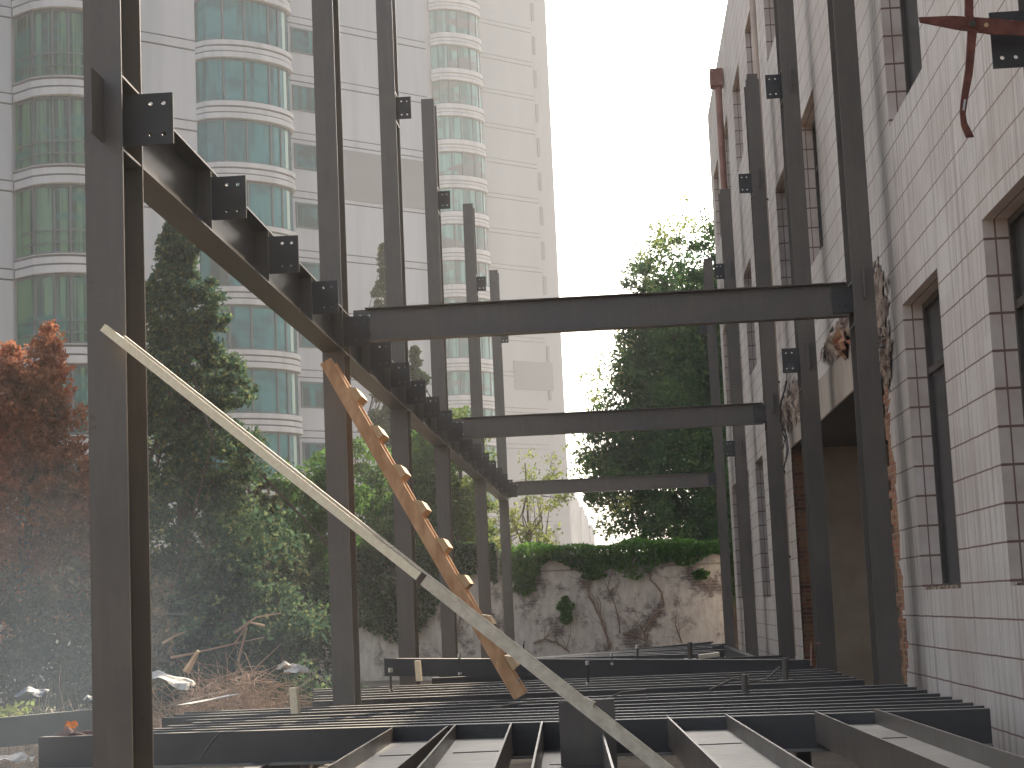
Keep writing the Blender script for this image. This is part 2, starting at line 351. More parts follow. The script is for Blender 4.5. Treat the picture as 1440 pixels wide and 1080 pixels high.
# ------------------------------------------------------------------ crossbeams
for i, lab in ((1, 'nearest crossbeam, the widest bar across the view just below the column plates'), (3, 'middle crossbeam between the nearest and the farthest one'),
               (5, 'farthest and lowest looking crossbeam, just above the ivy wall')):
    y = YL[i]+.225; xa, xb = -2.40, 2.25
    t = thing('steel_beam', (0, y, 2.57), lab, 'beam', 'crossbeams between left and right columns')
    b = MB(); b.box(xa+.12, xb-.02, y-.075, y+.075, 2.565, 2.574); b.box(xa+.12, xb-.02, y-.075, y+.075, 2.871, 2.880); b.box(xa, xb, y-.003, y+.003, 2.5741, 2.8709)
    b.build('girder', STEEL, t)
    for hx in (xa+.07, xa+.15, xb-.15, xb-.07):
        for hz in (2.635, 2.81):
            MB().tube([(hx, y-.02, hz), (hx, y-.003, hz)], .014, 6).build('bolt', BOLT if random.random() < .6 else DARK, t)

# ------------------------------------------------------------------ deck of purlins
def cpurlin(p, q, h=.18, wd=.07, m=DARK, th=.004):      # C section, open side away from the eye
    b = MB(); p = np.array(p, float); q = np.array(q, float); d = q-p; n = d/np.linalg.norm(d); a = np.array([-n[1], n[0], 0]); a /= np.linalg.norm(a)
    up = np.array([0, 0, 1.])
    b.obox(p-up*h, d, a*th, up*h); b.obox(p+a*th-up*th, d, a*(wd-th), up*th); b.obox(p+a*th-up*h, d, a*(wd-th), up*th); b.obox(p+a*(wd-th)-up*.022, d, a*th, up*(.022-th))
    return b
fb = thing('steel_beam', (-1, 12.3, -.97), 'long dark ground beam across the front, ends of the flat H-beams butting against it', 'beam')
p, q = np.array([-4.27, 12.87, -.77]), np.array([2.33, 11.80, -.77]); d = q-p; a = np.array([.163, 1, 0])/math.hypot(.163, 1); up = np.array([0, 0, 1])
b = MB(); b.obox(p-up*.22, d, a*.01, up*.22); b.obox(p+a*.01-up*.01, d, a*.09, up*.01); b.obox(p+a*.01-up*.22, d, a*.09, up*.01); b.build('girder', DARK, fb)
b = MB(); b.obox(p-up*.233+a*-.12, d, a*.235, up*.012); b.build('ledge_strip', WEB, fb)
PL = 'dark steel purlin lying in the close row behind the front ground beam'
ORD = ['first', 'second', 'third', 'fourth', 'fifth', 'sixth', 'seventh', 'eighth']
jy = [12.18, 12.55, 12.95, 13.36, 13.84, 14.42, 14.93, 15.4]
for k, y in enumerate(jy):
    s_ = -.163*(1-k*.10); xa = -3.5+random.uniform(-.12, .12) if k < 5 else -3.9
    o = cpurlin((xa, y-s_*2.37+s_*(xa+0), -.775), (2.37, y-s_*2.37+s_*2.37, -.775)).build('purlin', DARK)
    tag(o, ORD[k]+' dark steel purlin behind the front ground beam, counted away from the camera', 'purlin', 'purlins in the front row of the deck')
for k, y in enumerate([17.0, 17.55, 18.1, 18.7, 19.3, 19.85]):
    o = cpurlin((-3.0-.1*k, y+.12, -.79), (2.2, y-.15, -.79)).build('purlin', DARK); tag(o, ORD[k]+' dark steel purlin beyond the ladder foot, counted towards the raised rear beam', 'purlin', 'purlins in the second row of the deck')
for k, y in enumerate([22.2, 23.1, 24.2, 25.3]):
    o = cpurlin((-2.4, y, -.8), (2.2, y, -.8)).build('purlin', DARK); tag(o, ORD[k]+' dark steel purlin behind the raised rear beam, counted towards the far wall', 'purlin', 'purlins in the third row of the deck')
# lengthwise ground beams carrying the deck
for x, lab in ((-2.57, 'ground beam running lengthwise under the left columns'), (2.2, 'ground beam running lengthwise under the right columns')):
    b = MB().box(x-.06, x+.06, 9.30 if x < 0 else 12.3, 16.27, -1.2, -.99).box(x-.06, x+.06, 16.69, 40.2, -1.2, -.99)
    tag(b.build('steel_beam', DARK), lab, 'beam')
for x in (-3.2, -1.0, 1.2):
    o = MB().box(x-.05, x+.05, 12.62, 12.72, GR, -1.01).build('steel_post', DARK)
    tag(o, {-3.2: 'short black post under the left end of the front ground beam', -1.0: 'short black post under the middle of the front ground beam', 1.2: 'short black post under the right end of the front ground beam'}[x], 'post', 'short posts under the front ground beam')
# raised rear beam
b = MB(); A_ = onY(540, 926, 20.45); B_ = onY(1142, 928, 20.3); d = B_-A_
b.obox(A_-up*.2, d, (0, .008, 0), up*.2); b.obox(A_+np.array([0, .008, -.01]), d, (0, .16, 0), up*.01); b.obox(A_+np.array([0, .008, -.2]), d, (0, .16, 0), up*.01)
tag(b.build('steel_beam', DARK), 'dark beam laid across the deck behind the bolts, hiding the third column feet', 'beam')
# pile of purlins at the back right
for k in range(7):
    yy_ = 23.2+k*.16; zz_ = .035*k
    A_ = onY(730+k*14, 926-k*1.0, yy_); B_ = onY(1000+(k % 3)*9, 919-k*2.8, yy_-.5)
    tag(cpurlin(A_, B_, .10, .12).build('purlin', DARK), ORD[k]+' thin purlin from the bottom of the slanting heap before the vine covered wall', 'purlin', 'purlins heaped in front of the vine covered wall')
b = MB(); A_ = onY(983, 927, 22.5); b.obox(A_, (.26, 0, .02), (0, .3, 0), (0, 0, .05)); tag(b.build('timber_offcut', WOODG), 'pale offcut lying at the right end of the purlin heap', 'offcut')

# flat H-beams in the foreground
def hflat(xl, xr, yend, ytop, xl2, lab, wz=.104, wm_=None):
    pe = onY(xl, ytop, yend); zt = pe[2]; W_ = .40
    n_ = np.array([xl2, 8.7, zt])-pe; n_[2] = 0; L_ = np.linalg.norm(n_); n_ /= L_; L_ = 8.4; a_ = np.array([-n_[1], n_[0], 0.])
    if a_[0] < 0: a_ = -a_
    t = thing('steel_beam', (pe[0]+.2, pe[1]-3, zt-.2), lab, 'beam', 'H-beams laid flat in the foreground')
    for k in (0, 1):
        MB().obox(pe+a_*(W_*k-(.012 if k else 0))-up*.2, n_*L_, a_*.012, up*.2).build('flange', STEEL, t)
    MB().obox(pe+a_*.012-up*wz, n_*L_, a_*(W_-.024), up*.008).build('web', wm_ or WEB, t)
    for q_ in (1.25,):
        MB().obox(pe+a_*.06-up*(wz-.0082)+n_*q_, n_*.02, a_*(W_-.1), up*.006).build('weld_seam', STEEL, t)
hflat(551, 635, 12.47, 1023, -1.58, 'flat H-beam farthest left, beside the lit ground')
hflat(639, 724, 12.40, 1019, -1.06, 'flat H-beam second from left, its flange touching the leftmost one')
hflat(761, 846, 12.36, 1014, -.48, 'flat H-beam in the middle, partly behind the dark upright plate', .197, DARK)
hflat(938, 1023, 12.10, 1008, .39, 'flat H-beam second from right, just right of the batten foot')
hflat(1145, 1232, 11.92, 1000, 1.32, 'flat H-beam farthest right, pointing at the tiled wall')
# upright plate box
A_ = onY(785, 986, 11.0); B_ = onY(864, 990, 11.0)
t = thing('steel_box', (A_[0]+.17, 11.1, -1.3), 'dark upright steel plate box standing behind the lower batten', 'box')
MB().box(A_[0], B_[0], 11.0, 11.012, -1.4, A_[2]).build('face_plate', STEEL, t); MB().box(A_[0]+.05, B_[0]-.05, 11.013, 11.3, -1.4, A_[2]-.03).build('core', STEEL, t)
# beam on the far left with lit top
b = MB(); A_ = onY(-60, 1015, 15.6); B_ = onY(205, 991, 16.6); d = B_-A_
b.obox(A_-up*.26, d, (0, .012, 0), up*.26); b.obox(A_+np.array([0, .012, -.012]), d, (0, .14, 0), up*.012)
tag(b.build('steel_beam', DARK), 'dark beam at the lower left with a sunlit top edge', 'beam')

# ------------------------------------------------------------------ small fittings on the deck
def stud(x, yt, yb, Y, lab, r=.012):
    A_ = onY(x, yb, Y); B_ = onY(x-1, yt, Y); t = thing('threaded_stud', A_, lab, 'stud', 'studs standing on the deck')
    MB().tube([A_, B_], r, 6).build('shank', DARK, t)
    MB().tube([B_-up*.03, B_+up*.01], r*2.0, 6).build('nut', BOLT, t); MB().tube([A_, A_+up*.025], r*2.0, 6).build('nut', BOLT, t)
stud(550, 941, 973, 17.1, 'stud left of the wooden block, with nuts at both ends'); stud(647, 921, 949, 19.3, 'stud standing right of the wooden block on the deck')
stud(827, 931, 963, 18.1, 'stud right of the batten, in the middle of the deck'); stud(861, 919, 935, 20.2, 'small stud below the vine roots', .01)
stud(897, 908, 930, 20.6, 'small stud in front of the purlin heap', .012); stud(737, 902, 925, 20.9, 'small stud just above the batten', .01); stud(729, 956, 975, 15.9, 'short stud at the ladder foot', .01)
for x, yt, yb, Y, lab in ((1048, 948, 986, 15.2, 'grey pipe stub right of the middle, nearer of the two'), (1105, 926, 956, 17.9, 'grey pipe stub near the right column foot, farther of the two'), (971, 903, 926, 21.5, 'grey pipe stub beside the purlin heap')):
    A_ = onY(x, yb, Y); B_ = onY(x-1, yt, Y); t = thing('pipe_stub', A_, lab, 'pipe', 'pipe stubs standing on the deck')
    MB().tube([A_, B_], .03, 10).build('pipe', STEEL, t); MB().box(A_[0]-.07, A_[0]+.07, Y-.07, Y+.07, A_[2]-.01, A_[2]).build('foot_plate', STEEL, t)
for x0, x1, yt, yb, Y, lab in ((409, 419, 967, 1004, 13.6, 'nearer wooden block standing on the left of the deck'), (585, 592, 929, 958, 18.2, 'farther wooden block standing on the deck left of the ladder')):
    A_ = onY(x0, yb, Y); B_ = onY(x1, yb, Y); C_ = onY(x0, yt, Y)
    tag(MB().obox(A_, (B_[0]-A_[0], 0, .0), (.01, .06, 0), (-.01, 0, C_[2]-A_[2])).build('wooden_block', WOODP), lab, 'block', 'wooden blocks on the deck')
A_ = onY(1141, 936, 19); B_ = onY(1141, 905, 19)
tag(MB().tube([A_, B_, B_+np.array([.09, 0, 0])], .012, 6).build('hooked_bar', PIPER), 'small hooked bar standing near the doorway', 'bar')
def wire(pts, Y, r, lab, name='steel_rod', m=DARK):
    P = [onY(x, y, Y) for x, y in pts]
    return tag(MB().tube(P, r, 6).build(name, m), lab, 'rod')
wire([(998, 970), (1030, 955), (1060, 957), (1078, 955), (1097, 938)], 16.6, .012, 'bent rod lying between the two grey pipe stubs', m=STEEL)
wire([(850, 985), (872, 974), (908, 970)], 15.2, .01, 'bent rod lying on the deck right of the batten', m=STEEL)
wire([(690, 998), (720, 990), (755, 987)], 14.5, .012, 'bent rod lying just below the ladder foot', m=STEEL)
tag(MB().tube([onY(280, 1070, 12.4), onY(296, 1045, 12.45), onY(309, 1031, 12.5)], .008, 6).build('steel_rod', DARK), 'thin rod leaning on the front ground beam at left', 'rod')

# ------------------------------------------------------------------ batten and ladder
t = thing('timber_batten', (-1, 8.6, -.78), 'long pale batten leaning diagonally from lower middle up to the nearest column', 'batten')
A_ = onY(146, 461, 8.80); B_ = onY(945, 1092, 8.30); J = A_+(B_-A_)*.585; J2 = A_+(B_-A_)*.60
MB().bar(A_, J2, .035, .042, (0, 1, 0)).build('upper_batten', WOODP, t)
MB().bar(J+np.array([.0, .0, .002]), B_, .045, .052, (0, 1, 0)).build('lower_batten', WOODG, t)
n_ = (B_-A_)/np.linalg.norm(B_-A_); b_ = np.cross((0, 1, 0), n_); b_ = b_ if b_[2] > 0 else -b_
MB().bar(A_+b_*.030+n_*.12+np.array([0, .002, 0]), B_+b_*.033+np.array([0, .004, 0]), .022, .012, (0, 1, 0)).build('upper_strip', WOODG, t)
MB().bar(J-n_*.01, J+n_*.02, .050, .056, (0, 1, 0)).build('tape_band', BARK, t)
K = A_+(B_-A_)*.855; MB().bar(K+b_*.028, K+b_*.036+n_*.045, .045, .03, (0, 1, 0)).build('clamp', WOODG, t)
# ladder
t = thing('wooden_ladder', (-.9, 15.8, -.77), 'orange wooden ladder leaning up left to the second column', 'ladder')
A_ = onY(458, 508, 15.95); B_ = onY(731, 980, 15.72)
n_ = (B_-A_)/np.linalg.norm(B_-A_); b_ = np.cross((0, 1, 0), n_); b_ = b_ if b_[2] > 0 else -b_
MB().bar(A_, B_, .035, .115, (0, 1, 0)).build('rail', WOODO, t); MB().bar(A_+np.array([0, .34, 0])+b_*.0, B_+np.array([0, .34, 0]), .035, .115, (0, 1, 0)).build('rail', WOODO, t)
for px_, py_ in ((497, 550), (527, 605), (558, 662), (590, 712), (622, 765), (655, 815), (690, 872), (722, 931)):
    C_ = onY(px_, py_, 15.8); s_ = np.dot(C_-A_, n_); C_ = A_+n_*s_+b_*.064
    P = [C_-n_*.085-b_*.0, C_-n_*.04+b_*.055, C_+n_*.05+b_*.06, C_+n_*.07-b_*.0]
    y_ = [-.03, .39]; vs = []
    for q_ in y_:
        for pp in P: vs.append((pp[0], A_[1]+(B_[1]-A_[1])*s_/np.linalg.norm(B_-A_)+q_, pp[2]))
    MB().add(vs, [(0, 1, 2, 3), (7, 6, 5, 4), (0, 4, 5, 1), (1, 5, 6, 2), (2, 6, 7, 3), (3, 7, 4, 0)]).build('tread', WOODC, t)

# ------------------------------------------------------------------ rusty bracket, upper right
t = thing('iron_bracket', onY(1366, 190, 8.9), 'rusty cross shaped iron hanging at the upper right beside a holed plate', 'bracket')
Y = 8.95; prof = [(1292, 24), (1340, 22), (1400, 26), (1440, 30), (1440, 50), (1395, 48), (1345, 41), (1294, 31)]
P = [onY(x, y, Y) for x, y in prof]; MB().prism([(p_[0], p_[2]) for p_ in P], 1, Y, Y+.012).build('arm', RUST, t)
prof = [(1357, -30), (1369, -30), (1369, 20), (1374, 45), (1368, 105), (1361, 140), (1358, 160), (1360, 172), (1370, 192), (1359, 193), (1352, 176), (1350, 156), (1352, 135), (1358, 95), (1361, 42), (1357, 20)]
P = [onY(x, y, Y-.02) for x, y in prof]; MB().prism([(p_[0], p_[2]) for p_ in P], 1, Y-.02, Y-.003).build('hanger', RUST, t)
MB().tube([onY(1368, 33, Y-.05), onY(1368, 33, Y-.022)], .017, 8).build('bolt', DARK, t); MB().tube([onY(1387, 35, Y-.006), onY(1387, 35, Y-.001)], .012, 8).build('bolt', WOODC, t)
MB().bar(onY(1357, 140, Y-.03), onY(1355, 155, Y-.03), .01, .008, (0, 1, 0)).build('slot_edge', PIPEW, t)

# ------------------------------------------------------------------ tiled building on the right
XW, YF, HR = 2.65, 42.0, 11.6
WT = 'tiled_building'
tb = thing(WT, (XW, 24, GR), 'old building along the right side faced with ribbed grey tiles and recessed windows', 'building')
near = [14.19+3.58*k for k in range(-2, 8)]; WD = 1.79
ops = []
for k, y in enumerate(near):
    for z0, z1 in ((4.21, 6.17), (8.15, 9.85)): ops.append((y, y+WD, z0, z1))
    if k in (0, 1, 2, 6, 7, 8, 9): ops.append((y, y+WD, .01, 2.56))
DOOR = (16.95, 26.9, GR-.1, 2.21)
yb = sorted({2.0, YF, DOOR[0], DOOR[1]} | {round(q, 3) for o in ops for q in o[:2] if 2 < q < YF}); zb = sorted({GR-.1, HR, 2.21, .01, 2.56, 4.21, 6.17, 8.15, 9.85})
b = MB()
for i in range(len(yb)-1):
    for j in range(len(zb)-1):
        yc, zc = (yb[i]+yb[i+1])/2, (zb[j]+zb[j+1])/2
        if any(o[0] < yc < o[1] and o[2] < zc < o[3] for o in ops) or (DOOR[0] < yc < DOOR[1] and zc < DOOR[3]): continue
        b.add([(XW, yb[i], zb[j]), (XW, yb[i+1], zb[j]), (XW, yb[i+1], zb[j+1]), (XW, yb[i], zb[j+1])], [(0, 3, 2, 1)])
b.add([(XW, YF, GR-.1), (XW+9, YF, GR-.1), (XW+9, YF, HR), (XW, YF, HR)], [(0, 3, 2, 1)])
b.build('wall', TILE, tb)
b = MB(); b.box(XW+.01, XW+9, 2, YF-.01, HR+.001, HR+.03); b.build('roof', PLAST, tb)
b = MB(); b.add([(XW+9, 2, GR), (XW+9, YF, GR), (XW+9, YF, HR), (XW+9, 2, HR)], [(0, 1, 2, 3)]); b.add([(XW, 2, GR), (XW+9, 2, GR), (XW+9, 2, HR), (XW, 2, HR)], [(0, 1, 2, 3)]); b.build('rear_wall', PLAST, tb)
for (y0, y1, z0, z1) in ops:
    if y1 > YF or y0 < 2: continue
    d_ = .25
    r = MB().add([(XW, y0, z0), (XW+d_, y0, z0), (XW+d_, y0, z1), (XW, y0, z1)], [(0, 1, 2, 3)]).add([(XW, y1, z0), (XW+d_, y1, z0), (XW+d_, y1, z1), (XW, y1, z1)], [(3, 2, 1, 0)])
    r.add([(XW, y0, z1), (XW+d_, y0, z1), (XW+d_, y1, z1), (XW, y1, z1)], [(0, 1, 2, 3)]).add([(XW, y0, z0), (XW+d_, y0, z0), (XW+d_, y1, z0), (XW, y1, z0)], [(3, 2, 1, 0)])
    w_ = r.build('window', TRIM, tb)
    fr = MB(); fw = .05; x0, x1 = XW+.175, XW+.235
    a, c_, e, g_ = y0+.004, y1-.004, z0+.004, z1-.004
    fr.box(x0, x1, a, a+fw, e, g_).box(x0, x1, c_-fw, c_, e, g_).box(x0, x1, a+fw, c_-fw, e, e+fw).box(x0, x1, a+fw, c_-fw, g_-fw, g_)
    zt = z1-.62; fr.box(x0+.004, x1, a+fw, c_-fw, zt-.03, zt+.03); ym = (a+c_)/2
    fr.box(x0+.008, x1, ym-.025, ym+.025, e+fw, zt-.03).box(x0+.008, x1, ym-.025, ym+.025, zt+.03, g_-fw)
    fr.build('frame', WINF, w_)
    MB().add([(XW+.21, a, e), (XW+.21, c_, e), (XW+.21, c_, g_), (XW+.21, a, g_)], [(0, 3, 2, 1)]).build('pane', WING, w_)
    if z0 < .1 and y0 < 16:
        rb = MB()
        for _ in range(30):
            yy_ = random.uniform(y0+.05, y1-.05); s_ = random.uniform(.015, .045); rb.obox((XW+random.uniform(0, .07), yy_, z0+.001), (s_, .01, 0), (-.01, s_*1.6, 0), (.004, 0, s_*.7))
        tag(rb.build('sill_rubble', RUBBLE, w_), kind='stuff')
# the large doorway: room behind, jambs, broken edges
xi = 9.0
b = MB().add([(XW+.3, 26.95, GR), (xi, 26.95, GR), (xi, 26.95, 2.6), (XW+.3, 26.95, 2.6)], [(0, 1, 2, 3)]).add([(xi, 14, GR), (xi, 27, GR), (xi, 27, 2.6), (xi, 14, 2.6)], [(0, 1, 2, 3)]).add([(XW+.3, 14, GR), (xi, 14, GR), (xi, 14, 2.6), (XW+.3, 14, 2.6)], [(0, 1, 2, 3)])
b.add([(XW, 16.9, GR+.1), (xi, 16.9, GR+.1), (xi, 27, GR+.1), (XW, 27, GR+.1)], [(0, 1, 2, 3)])
b.build('room', INTR, tb)
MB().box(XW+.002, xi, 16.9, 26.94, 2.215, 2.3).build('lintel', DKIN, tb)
MB().box(XW+.02, XW+.42, 26.90, 26.949, GR, 2.214).build('brick_jamb', BRICK, tb)
b = MB()          # inner face of the near jamb, bare brick standing back from the tile edge
z = GR
while z < 2.2:
    h = random.uniform(.07, .14); e = 17.62+random.uniform(-.14, .14); b.box(XW+.02, XW+.35, 16.96, e, z, min(z+h, 2.205)); z += h+.001
b.build('brick_jamb', BRICK, tb)
b = MB(); z = GR
while z < 2.2:
    h = random.uniform(.06, .26); b.add([(XW+.0, 16.7, z), (XW+.0, 16.98+random.uniform(-.02, .26), z), (XW+.0, 16.98+random.uniform(-.02, .26), min(z+h, 2.209)), (XW+.0, 16.7, min(z+h, 2.209))], [(0, 3, 2, 1)]); z += h
b.v = [(x-.003, y, zz__) for x, y, zz__ in b.v]; b.build('broken_tile_edge', TILE, tb)
MB().box(XW-.012, XW-.002, 18.4, 26.9, 2.215, 2.72).build('plaster_band', PLAST, tb)
def ragged(y0, y1, z0, z1, m, name, n=16, x=XW, amp=.07):
    b = MB(); pts = []
    ny_ = max(6, int((y1-y0)*n)); nz_ = max(5, int((z1-z0)*n*1.3))
    R1 = rng.random((ny_+1, nz_+1))
    for i in range(ny_+1):
        for j in range(nz_+1):
            u_, v_ = i/ny_*2-1, j/nz_*2-1; r_ = math.hypot(u_, v_)
            pts.append((x-(.004+amp*R1[i, j]*max(0, 1-r_*.8)), y0+(y1-y0)*i/ny_+rng.uniform(-.02, .02), z0+(z1-z0)*j/nz_+rng.uniform(-.015, .015)))
    fs = []
    for i in range(ny_):
        for j in range(nz_):
            u_, v_ = (i+.5)/ny_*2-1, (j+.5)/nz_*2-1
            if math.hypot(u_, v_*.9) < .82+.3*(R1[i, j]-.5)+.12*math.sin(i*1.3+j): fs.append((i*(nz_+1)+j, i*(nz_+1)+j+1, (i+1)*(nz_+1)+j+1, (i+1)*(nz_+1)+j))
    if fs: b.add(pts, fs).build(name, m, tb)
ragged(16.6, 18.3, 2.35, 3.25, RUBBLE, 'broken_render', 12, amp=.04); ragged(17.6, 22.4, 2.72, 3.12, RUBBLE, 'broken_render', 10, amp=.16); ragged(23.8, 28.6, 2.45, 3.15, RUBBLE, 'broken_render', 8, amp=.12)
ragged(16.6, 17.5, 1.9, 2.6, RUBBLE, 'broken_render'); ragged(19.2, 20.4, 2.6, 3.0, BRICK, 'broken_render', 10, amp=.2)
# downpipes
def pipe(y, z0, z1, r, m, off=.07, clamps=()):
    o = MB().tube([(XW-off, y, z0), (XW-off, y, z1)], r, 10).build('downpipe', m, tb)
    for cz_ in clamps: MB().tube([(XW-off, y, cz_), (XW-off, y, cz_+.03)], r*1.25, 10).build('clamp', DARK, o)
    return o
pipe(17.55, -.75, .05, .03, PIPEW, .16, (.02,)); pipe(17.75, 2.4, HR, .045, PIPEW, .10, (2.45, 2.6, 5.0, 7.9)); pipe(17.7, 1.6, 2.4, .03, PIPEW, .10, ())
pipe(27.6, -.9, HR, .05, PIPEC, .09, (.6, 1.9, 3.3, 6.2)); pipe(36.0, -.9, 10.6, .07, PIPER, .12, (2, 5, 8))
MB().prism([(XW-.28, 35.85), (XW-.02, 35.85), (XW-.02, 36.2), (XW-.28, 36.2)], 2, 10.55, 10.9).build('rainwater_hopper', PIPER, tb)
for k in range(5):
    P = []; y = 26.9+.25*k; ph = random.random()*6
    for i in range(14): P.append((XW-.05-.05*math.sin(i*.9+ph), y+.18*math.sin(i*.7+ph)+.05*i, 3.35-.14*i-.1*k))
    MB().tube(P, .012, 5).build('cable', DARK, tb)
for k in range(2): MB().tube([(XW-.05, 16.9+.02*k, 2.42-.1*k), (XW-.13, 17.3, 2.47-.1*k), (XW-.15, 17.9, 2.44-.1*k)], .012, 5).build('cable', DARK, tb)
# rubble just inside the doorway
for k in range(26):
    x = XW+random.uniform(.3, 2.0); y = random.uniform(24.2, 26.5); s_ = random.uniform(.06, .2); a = random.uniform(0, 3)
    vs = [(x+s_*math.cos(a+i*2.1+j)*random.uniform(.6, 1), y+s_*math.sin(a+i*2.1+j)*random.uniform(.6, 1), GR+.1+.1*random.random()+j*s_*.9) for j in (0, 1) for i in range(3)]
    tag(MB().add(vs, [(0, 1, 2), (5, 4, 3), (0, 3, 4, 1), (1, 4, 5, 2), (2, 5, 3, 0)]).build('rubble_chunk', PLAST if k % 3 else BRICK), 'chunk of broken plaster and brick on the doorway floor', 'rubble', 'rubble chunks in the doorway')

# ------------------------------------------------------------------ boundary wall and what grows on it
YW = 43.2
bw = thing('boundary_wall', (-5, YW, GR), 'patchy limewashed brick wall at the far end under a cap of ivy', 'wall')
xl = onY(704, 800, YW)[0]
MB().box(xl, 2.64, YW, YW+.3, GR-.1, 1.14).build('masonry', WALLM, bw); MB().box(-26, xl-.002, YW-.03, YW+.3, GR-.1, 1.40).build('masonry', WALLM, bw)
MB().box(xl+.01, 2.64, YW-.06, YW+.36, 1.142, 1.22).build('coping', PLAST, bw); MB().box(-26, xl, YW-.08, YW+.36, 1.402, 1.46).build('coping', PLAST, bw)
MB().box(xl, 2.6, YW-.03, YW-.002, .86, .90).build('ledge', PLAST, bw)

def quads(P, size, jitter=.5, flat=None):
    n = len(P); P = np.asarray(P)
    a = rng.normal(size=(n, 3)); 
    if flat is not None: a[:, 1] *= flat
    a /= np.linalg.norm(a, axis=1)[:, None]; c_ = rng.normal(size=(n, 3)); b_ = np.cross(a, c_); b_ /= np.linalg.norm(b_, axis=1)[:, None]
    s_ = size*(1+jitter*(rng.random(n)-.5)*2)[:, None]; a = a*s_; b_ = b_*s_*.55
    v = np.empty((n, 4, 3)); v[:, 0] = P-a; v[:, 1] = P+b_; v[:, 2] = P+a; v[:, 3] = P-b_
    return v.reshape(-1, 3)
def leaf_obj(name, P, size, m, parent, flat=None):
    v = quads(P, size, flat=flat); n = len(v)//4; v[:, 2] += Z0
    org = np.array(root_of(parent)['_o']) if parent is not None else np.array([v[:, 0].mean(), v[:, 1].mean(), v[:, 2].min()])
    v = v-org; me = bpy.data.meshes.new(name); me.vertices.add(4*n); me.vertices.foreach_set('co', v.astype(np.float32).ravel())
    me.loops.add(4*n); me.loops.foreach_set('vertex_index', np.arange(4*n, dtype=np.int32)); me.polygons.add(n)
    me.polygons.foreach_set('loop_start', np.arange(0, 4*n, 4, dtype=np.int32)); me.polygons.foreach_set('loop_total', np.full(n, 4, np.int32)); me.update(calc_edges=True)
    me.materials.append(m); o = bpy.data.objects.new(name, me); COL.objects.link(o)
    if parent is not None: o.parent = parent
    else: o.location = org; o['_o'] = [float(q) for q in org]
    return o
def blobs_to_pts(C, R, per):
    C = np.asarray(C); R = np.asarray(R); n = len(C); k = rng.integers(0, n, n*per)
    d = rng.normal(size=(len(k), 3)); d /= np.linalg.norm(d, axis=1)[:, None]
    return C[k]+d*(R[k]*(rng.random(len(k))**.45))[:, None]*np.array([1, 1, .75])
def limb_set(base, tips, r0, parent, name='branch', trunk_top=None):
    b = MB(); base = np.array(base, float)
    for tp in tips:
        tp = np.array(tp); t0 = base+(np.array(trunk_top)-base)*random.uniform(.25, .9); m_ = (t0+tp)/2+rng.normal(size=3)*.12*np.linalg.norm(tp-t0)
        b.tube([t0, m_, tp], [r0*.45, r0*.28, r0*.08], 5, False)
    return b.build(name, BARK, parent)

def broad_tree(loc, top, shape, nb, rb, per, leaf, m, lab, name='leafy_tree', r0=.16, keep=None, group=None, nlimb=14, hole=.0, fringe=None):
    """shape: list of (cx,cy,cz,rx,ry,rz) ellipsoids relative to the eye frame"""
    t = thing(name, loc, lab, 'tree', group)
    C = []
    while len(C) < nb:
        e = shape[rng.integers(len(shape))]; d = rng.normal(size=3); d /= np.linalg.norm(d); r_ = rng.random()**(1/2.6)
        p = np.array(e[:3])+d*np.array(e[3:])*r_
        if p[2] < GR+.3: continue
        if hole and math.sin(p[0]*2.1+1)*math.sin(p[1]*1.7)*math.sin(p[2]*2.3+.5) > hole: continue
        C.append(p)
    C = np.array(C); P = blobs_to_pts(C, rb*(.6+.8*rng.random(nb)), per)
    if keep is not None: P = P[keep(P)]
    tt = (loc[0]+.1, loc[1], top)
    MB().tube([loc, ((loc[0]*.6+tt[0]*.4)+.08, loc[1], loc[2]*.5+top*.5), tt], [r0, r0*.7, r0*.25], 8).build('trunk', BARK, t)
    limb_set(loc, C[rng.integers(0, nb, nlimb)], r0, t, 'limbs', tt)
    leaf_obj('crown', P, leaf, m, t)
    if fringe: leaf_obj('outer_leaves', blobs_to_pts(*fringe), .055, LF_YEL, t)  # backlit glow of the crown edge put into the colour with pale yellow leaves
    return t
# large tree beyond the wall, right
def X_at(x, Y): return onY(x, 845, Y)[0]
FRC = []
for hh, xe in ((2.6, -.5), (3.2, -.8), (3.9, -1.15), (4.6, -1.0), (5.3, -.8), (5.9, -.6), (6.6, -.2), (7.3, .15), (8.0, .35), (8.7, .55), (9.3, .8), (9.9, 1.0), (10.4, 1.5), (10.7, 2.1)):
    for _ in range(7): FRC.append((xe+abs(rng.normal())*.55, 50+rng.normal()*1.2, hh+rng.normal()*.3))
broad_tree((3.2, 50.5, GR), 9.0, [(2.8, 50, 8.0, 2.45, 2.4, 2.9), (2.4, 50, 7.0, 2.5, 2.4, 2.2), (2.2, 50, 5.2, 3.0, 2.6, 2.0), (2.3, 50, 3.4, 3.3, 2.8, 2.2), (2.8, 50, 1.6, 2.9, 2.6, 1.8), (4.5, 50, 4, 3, 3, 4), (3.2, 53, 4.5, 3.6, 2, 4.5), (2.0, 50, 4.2, 3.1, 2, 2.0), (2.3, 52, 7.4, 2.0, 1.6, 2.4)],
           1900, .38, 125, .058, LF_BIG, 'big dense green tree behind the ivy wall, its left edge glowing against the sky', r0=.25, nlimb=30, fringe=(FRC, np.full(len(FRC), .42), 34))
